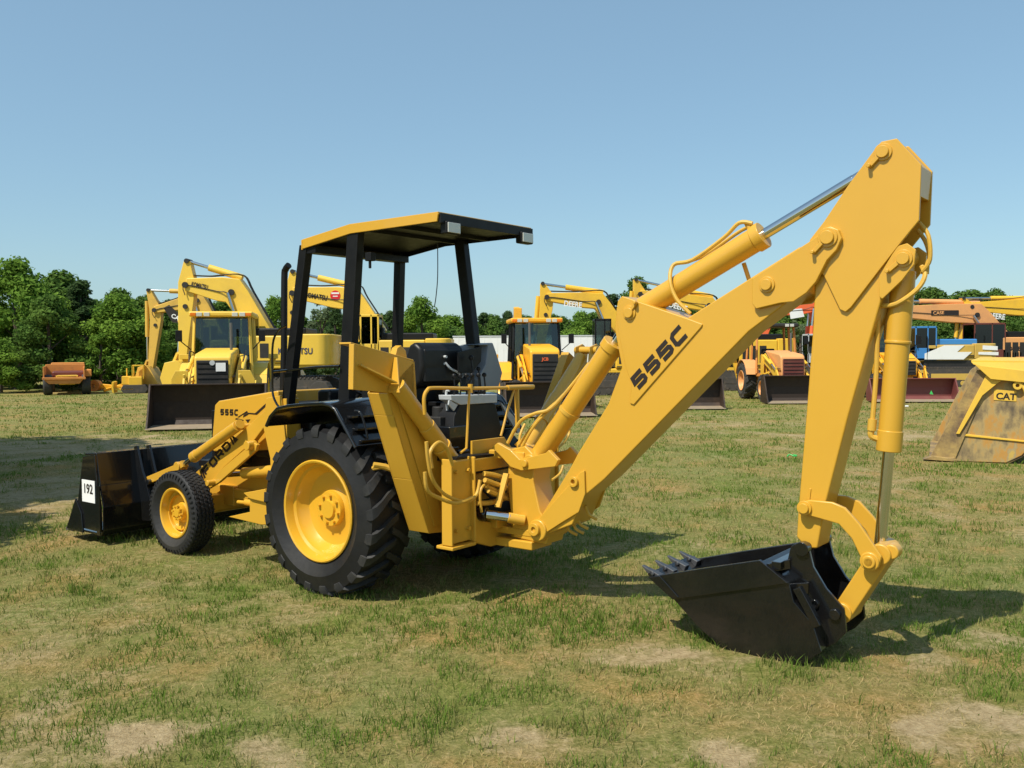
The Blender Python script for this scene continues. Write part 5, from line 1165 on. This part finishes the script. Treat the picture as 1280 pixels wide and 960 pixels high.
        b = MB(); b.prism([(-1.9, 1.2), (-2.3, 1.15), (-2.4, .7), (-2.1, .45), (-1.6, .5), (-1.55, .9)], y-.3, y+.3); b.build('rear_bucket', 'bktdark', o, .02)
    b = MB(); b.box(-.95, -.55, -.9, .9, .45, .75)
    for s in (-1, 1): b.beam((-.8, s*.9, .6), (-.8, s*1.15, 1.6), .15, .15); b.box(-.9, -.6, s*1.15-.12, s*1.15+.12, 1.55, 1.68)
    b.build('stabiliser', col, o, .01)
    b = MB()
    for s in (-1, 1): b.tube([(.85, s*.75, 1.8), (1.05, s*.95, 2.0), (1.05, s*1.0, 2.1)], .015, 6); b.box(1.03, 1.06, s*1.0-.08, s*1.0+.08, 2.0, 2.28)
    b.split('mirror', 'blk2', cb, .01)
    b = MB()
    for s in (-1, 1):
        b.tube([(1.0, s*.44, 1.6), (1.5, s*.46, 1.45), (2.2, s*.46, 1.2), (2.7, s*.46, 1.15)], .018, 6, 4); b.tube([(1.2, s*.6, 1.7), (1.6, s*.66, 1.75), (2.0, s*.62, 1.5)], .015, 6, 4)
    b.split('hydraulic_hose', 'hoseB', o)
    m.hood = h
    return m
FRONT = -PI/2
loader('backhoe_loader', 'pale yellow backhoe loader facing the camera, wide blackish bucket, white paper on grille', 283, 27.6, FRONT+.19, 'kom', k=1.16, bw=2.5, bh=1.02, cabcol='kom', canopycol='kom', paper=True, pans=True, logo=('disc',), beacon=True, arm_up=False, tag_=.55, hoodtop=1.7)
loader('backhoe_loader', 'orange yellow backhoe loader with tinted cab and orange arm standing above its roof', 667, 31.2, FRONT+.10, 'jcb', k=1.12, bw=2.4, cabcol='blk2', canopycol='jcb', beacon=True, boomx=-.35, boomh=3.15, logo=('JCB', 'oran2'), hoodtop=1.85)
loader('backhoe_loader', 'yellow and orange backhoe loader with brown grille, framed between main boom and dipper', 962, 37.0, FRONT+.02, 'deere', k=1.1, bw=2.45, cabcol='oran', hoodcol='caseo', canopycol='dark', cab='open', arm_up=False, hoodtop=1.65, paper=False, grl='casered')
loader('backhoe_loader', 'yellow backhoe loader mostly hidden by the main boom, only its dark bucket showing', 833, 34.2, FRONT-.04, 'deere', k=1.1, bw=2.5, cabcol='blk2', canopycol='deere', arm_up=False, hoodtop=1.6)
loader('backhoe_loader', 'yellow backhoe loader with a maroon front bucket, behind the main bucket cylinder', 1102, 37.5, FRONT-.10, 'jcb', k=1.1, bw=2.8, bh=.82, bcol='maroon', cabcol='blk2', canopycol='jcb', arm_up=False, tag_=.4, hoodtop=1.55)

# dump truck seen from behind
m = Mach('dump_truck', 'small rusty orange dump truck seen from behind, parked before the trees at the left', 'dump truck', 84, 45, .44); o = m.o
b = MB(); P = m.P; b.slab([(x, -.9, z) for x, z in P((58, 459), (102, 459), (104, 472), (58, 474))], -.06)
zb = [(-1.05, 1.25), (1.0, 1.3), (.85, .78), (-.9, .78)]
b = MB(); f0 = [(x, z) for x, z in P((58, 473), (104, 471), (98, 479), (64, 479))]
b.prism(f0, -1.1, 2.2); b.box(f0[0][0], f0[0][0]+.06, -1.1, 2.2, f0[0][1], P((58, 458))[0][1]); b.box(f0[1][0]-.06, f0[1][0], -1.1, 2.2, f0[1][1], P((58, 459))[0][1])
b.box(f0[0][0], f0[1][0], 2.1, 2.2, f0[0][1], P((58, 456))[0][1]); b.box(f0[0][0]-.04, f0[1][0]+.04, -1.16, -1.08, f0[0][1]-.04, f0[0][1]+.08)
b.box(f0[1][0]-.05, f0[1][0]+.30, -.9, 2.0, .9, P((58, 460))[0][1]-.1); b.build('dump_body', 'oran', o, .02)
b = MB(); b.box(-.7, .8, .4, 2.1, f0[0][1]+.02, f0[0][1]+.35); b.build('load_bed', 'casered', o, .1)
b = MB(); b.box(-.45, .45, -.9, 3.6, .55, .95); b.prism([(-.35, .5), (.35, .5), (.5, .95), (-.5, .95)], -.9, -.6); b.build('frame', 'kom2', o, .02)
b = MB(); b.box(-.8, .8, 3.0, 4.2, .9, 1.55); b.build('cab', 'oran', o, .05)
for s in (-1, 1):
    for y in (-.4, 3.6):
        b = MB(); b.lathe([(-.2, .2), (-.2, .45), (-.14, .5), (.14, .5), (.2, .45), (.2, .2)], n=28)
        w = b.build('wheel', 'rub2', o, loc=(s*.85, y, .5)); w.rotation_euler = (0, 0, PI/2)
# little bulldozer
m = Mach('bulldozer', 'tiny orange yellow bulldozer with canopy between the trees and the leftmost excavator bucket', 'bulldozer', 171, 46, .3); o = m.o; o.scale = (.62, .62, .72)
b = MB(); b.box(-.55, .45, -.8, .8, .5, 1.15); b.box(-1.1, -.4, -.5, .5, .6, 1.2); b.build('body', 'deere', o, .04)
b = MB(); b.box(-.3, .6, -.65, .65, 1.90, 1.98)
for x in (-.28, .55):
    for y in (-.6, .6): b.box(x-.03, x+.03, y-.03, y+.03, 1.0, 1.92)
b.cyl((-.75, 0, 1.1), (-.75, 0, 1.75), .05); b.build('canopy', 'deere', o, .01)
for s in (-1, 1):
    b = MB(); b.prism([(-1.15, .3), (-.95, .03), (.7, .03), (.9, .3), (.7, .6), (-.95, .6)], s*.75-.2, s*.75+.2); b.build('track', 'track', o, .02)
b = MB(); b.prism([(-1.75, .1), (-1.6, .05), (-1.65, .5), (-1.6, .8), (-1.75, .85), (-1.8, .5)], -1.2, 1.2); b.box(-1.7, -.2, -.95, -.85, .25, .38); b.box(-1.7, -.2, .85, .95, .25, .38); b.build('blade', 'deere', o, .02)
m = Mach('scrap_implement', 'low yellow implement lying in the grass left of the small bulldozer', 'implement', 143, 47); o = m.o
b = MB(); b.beam((-1.0, 0, .35), (1.0, .2, .15), .2, .25); b.beam((-.4, -.4, .1), (.5, .5, .45), .15, .15); b.build('frame', 'jcb', o, .03)
b = MB(); b.cyl((-1.0, -.2, .35), (-1.0, .2, .35), .3, n=20, hole=.12); b.cyl((.9, -.1, .2), (.9, .3, .2), .2, n=20, hole=.08); b.build('disc', 'oran', o)
# white box trailer
m = Mach('box_trailer', 'long white box trailer behind the machines, seen below the canopy', 'trailer', 655, 68); o = m.o
(xa, zt), (xb, zb) = m.P((568, 420), (762, 452))
b = MB(); b.box(xa, xb, -1.3, 1.3, zb, zt-.1); bx_ = b.build('box', 'white', o, .04)
b = MB(); b.box(xa-.03, xb+.03, -1.33, 1.33, zt-.12, zt-.02); b.box(xa-.03, xb+.03, -1.33, 1.33, zb-.05, zb+.05); b.build('trim_rail', 'lgrey', bx_, .01)
b = MB()
for i in range(24): x = xa+.4+i*(xb-xa-.8)/23; b.box(x-.02, x+.02, -1.312, -1.30, zb+.05, zt-.12)
b.build('side_rib', 'white', bx_)
b = MB(); b.box(xa+.5, xb-.3, -.5, .5, zb-.3, zb-.05); b.build('frame', 'dark', o)
for x in (xb-1.2, xb-2.4, xa+2.2):
    b = MB(); b.cyl((x, -1.2, .5), (x, 1.2, .5), .5, n=24); b.build('wheel', 'rub2', o)
# distant small orange machine right edge: folded arm of a backhoe
m = Mach('backhoe_loader', 'orange backhoe loader cut off by the right edge, its rust coloured arm slanting up', 'backhoe loader', 1308, 33, PI/2-.3); o = m.o; o.scale = (1.1,)*3
for s in (-1, 1): wheel(o, 'rear_wheel', (0, s*.85, .68), s, .68, .42, .36, simple=True, mats=('rub2', 'oran'), nl=16, tread='rub2')
b = MB(); b.box(-.3, 2.6, -.4, .4, .6, 1.5); b.build('body', 'oran', o, .05)
b = MB(); b.prism([(-1.5, .6), (-1.1, .7), (-.9, 1.9), (-1.2, 3.0), (-1.45, 3.0), (-1.35, 2.0)], .35, .6); b.build('rear_boom', 'oran', o, .02)
b = MB(); b.prism([(-1.3, 3.0), (-1.5, 3.05), (-2.1, 1.6), (-1.9, 1.2)], .38, .57); b.build('rear_dipper', 'oran', o, .02)

# big wheel-loader bucket at the right edge
Yb = 15.6
m = Mach('loader_bucket', 'big rusty yellow loader bucket standing on the grass at the right edge', 'bucket', 1225, Yb, -.44); o = m.o; P = m.P
sd = P((1169, 575), (1194, 578), (1255, 577), (1272, 567), (1286, 548), (1292, 500), (1282, 462), (1240, 452), (1221, 466))
b = MB(); b.prism(sd, 2.9, 2.95); b.build('bucket_side', 'rusty', o, .006); b = MB(); b.prism(sd, -.02, .03); bd = b.build('bucket_side', 'rusty', o, .006)
b = MB(); se = sd[1:]+[]
for i in range(len(se)-2):
    (xa, za), (xb, zb) = se[i], se[i+1]; b.slab([(xa, .0, za), (xa, 2.92, za), (xb, 2.92, zb), (xb, .0, zb)], .035)
b.build('bucket_shell', 'bktylw', o, .006)
b = MB(); q = P((1169, 575), (1198, 576), (1240, 462), (1222, 462)); b.prism(q, -.05, -.022); b.build('side_cutter', 'bktylw', o, .006)
b = MB(); q = P((1199, 543), (1203, 543), (1228, 494), (1245, 478), (1256, 470), (1240, 462), (1232, 468)); b.prism(q, -.09, -.052); q = P((1200, 542), (1280, 549), (1280, 551), (1200, 545)); b.prism(q, -.045, -.022); b.build('side_rib', 'kom2', bd, .005)
b = MB(); q = P((1161, 577), (1200, 578), (1200, 575), (1172, 572)); b.prism(q, -.12, .10); b.box(q[0][0]+.1, q[0][0]+.5, -.1, 3.0, q[0][1]-.0, q[0][1]+.05)
b.build('cutting_edge', 'bktylw', o, .006)
b = MB(); q = P((1215, 453), (1222, 472), (1235, 474), (1262, 478), (1300, 480), (1300, 455)); 
b.slab([(q[0][0], -.10, q[0][1]), (q[0][0]+1.3, -.05, q[0][1]-.02), (q[0][0]+1.3, 2.2, q[0][1]+.02), (q[0][0]+.25, 2.9, q[0][1]+.03)], .04)
b.slab([(q[1][0]-.06, -.12, q[1][1]+.22), (q[1][0]+1.4, -.12, q[1][1]-.08), (q[1][0]+1.4, -.05, q[0][1]-.02), (q[0][0], -.10, q[0][1])], .03)
b.slab([(q[1][0]-.04, -.12, q[1][1]+.22), (q[1][0]+.2, -.12, q[1][1]-.02), (q[1][0]+.75, -.12, q[1][1]-.08), (q[1][0]+.75, -.12, q[1][1]+.12)], .03)
b.build('spill_guard', 'kom2', o, .006)
b = MB(); qq = P((1266, 481))[0]; b.cyl((qq[0], -.12, qq[1]), (qq[0], .0, qq[1]), .07, hole=.03); b.tube([(qq[0]+.05, -.08, qq[1]+.03), (qq[0]+.12, -.1, qq[1]-.1), (qq[0]+.14, -.1, qq[1]-.3)], .03, 8, 4); b.build('pivot_eye', 'kom2', o, .004)
q0 = P((1245, 498))[0]; b = MB(); b.prism([(q0[0]-.06, q0[1]-.02), (q0[0]+.28, q0[1]-.04), (q0[0]+.28, q0[1]+.14), (q0[0]-.06, q0[1]+.16)], -.030, -.024); nb = b.build('name_plate', 'kom2', bd, .0)
letters('CAT', (q0[0]-.03, -.031, q0[1]), (1, 0, -.05), (0, 0, 1), .11, 'lettering', 'decal', nb)
# bits of litter
lp = [(4.983,16.395),(5.613,73.096),(13.43,30.854)]
b = MB(); b.tube([(0, 0, .03), (.05, .03, .07), (.12, -.02, .04), (.18, .02, .05), (.12, .05, .06)], .012, 6, 3); g_ = b.build('plastic_ribbon', 'gtag', loc=(lp[0][0], lp[0][1], 0)); tag(g_, 'crumpled green ribbon lying on the grass between boom and dipper', 'ribbon')
b = MB(); b.box(-.06, .06, -.05, .05, 0, .05); g_ = b.build('paper_scrap', 'paper', bevel=.015, loc=(lp[2][0], lp[2][1], .01)); tag(g_, 'small white scrap on the grass right of the bucket cylinder', 'litter')

# ================================================================== LIGHT, SKY, CAMERA
EL = rad(54); dx, dy = .70, .714
w = bpy.data.worlds.new('World'); sc.world = w; w.use_nodes = True; nt = w.node_tree
sky = nt.nodes.new('ShaderNodeTexSky'); sky.sky_type = 'NISHITA'; sky.sun_disc = False; sky.sun_elevation = EL; sky.sun_rotation = math.atan2(-dx, -dy) % (2*PI)
sky.altitude = 0; sky.air_density = 1.0; sky.dust_density = 1.0; sky.ozone_density = 1.6
tn = nt.nodes.new('ShaderNodeMix'); tn.data_type = 'RGBA'; tn.blend_type = 'MULTIPLY'; tn.inputs[0].default_value = 1; tn.inputs[7].default_value = (.90, 1.03, .98, 1)
t2 = nt.nodes.new('ShaderNodeMix'); t2.data_type = 'RGBA'; t2.inputs[0].default_value = .45; t2.inputs[7].default_value = (1.95, 3.1, 4.15, 1)
nt.links.new(sky.outputs[0], tn.inputs[6]); nt.links.new(tn.outputs[2], t2.inputs[6]); nt.links.new(t2.outputs[2], nt.nodes['Background'].inputs[0]); nt.nodes['Background'].inputs[1].default_value = .142
L = bpy.data.lights.new('sun', 'SUN'); L.energy = 5.0; L.angle = rad(.53); L.color = (1, .94, .82)
lo = bpy.data.objects.new('sun', L); COL.objects.link(lo)
d = Vector((dx*math.cos(EL), dy*math.cos(EL), -math.sin(EL))); lo.rotation_euler = d.to_track_quat('-Z', 'Y').to_euler()
cam = bpy.data.cameras.new('camera'); co = bpy.data.objects.new('camera', cam); COL.objects.link(co); sc.camera = co
cam.sensor_width = 36; cam.lens = 36*1134.03/1280; cam.clip_end = 4000; cam.clip_start = .1
pitch = math.atan((480-440.17)/1134.03)
co.matrix_world = Matrix.Translation((0, 0, 1.9564)) @ Matrix.Rotation(PI/2-pitch, 4, 'X') @ Matrix.Rotation(-.0061, 4, 'Z')
sc.view_settings.view_transform = 'Standard'; sc.view_settings.look = 'None'; sc.view_settings.gamma = 1; sc.view_settings.exposure = .12
sc.cycles.max_bounces = 6; sc.cycles.transparent_max_bounces = 12
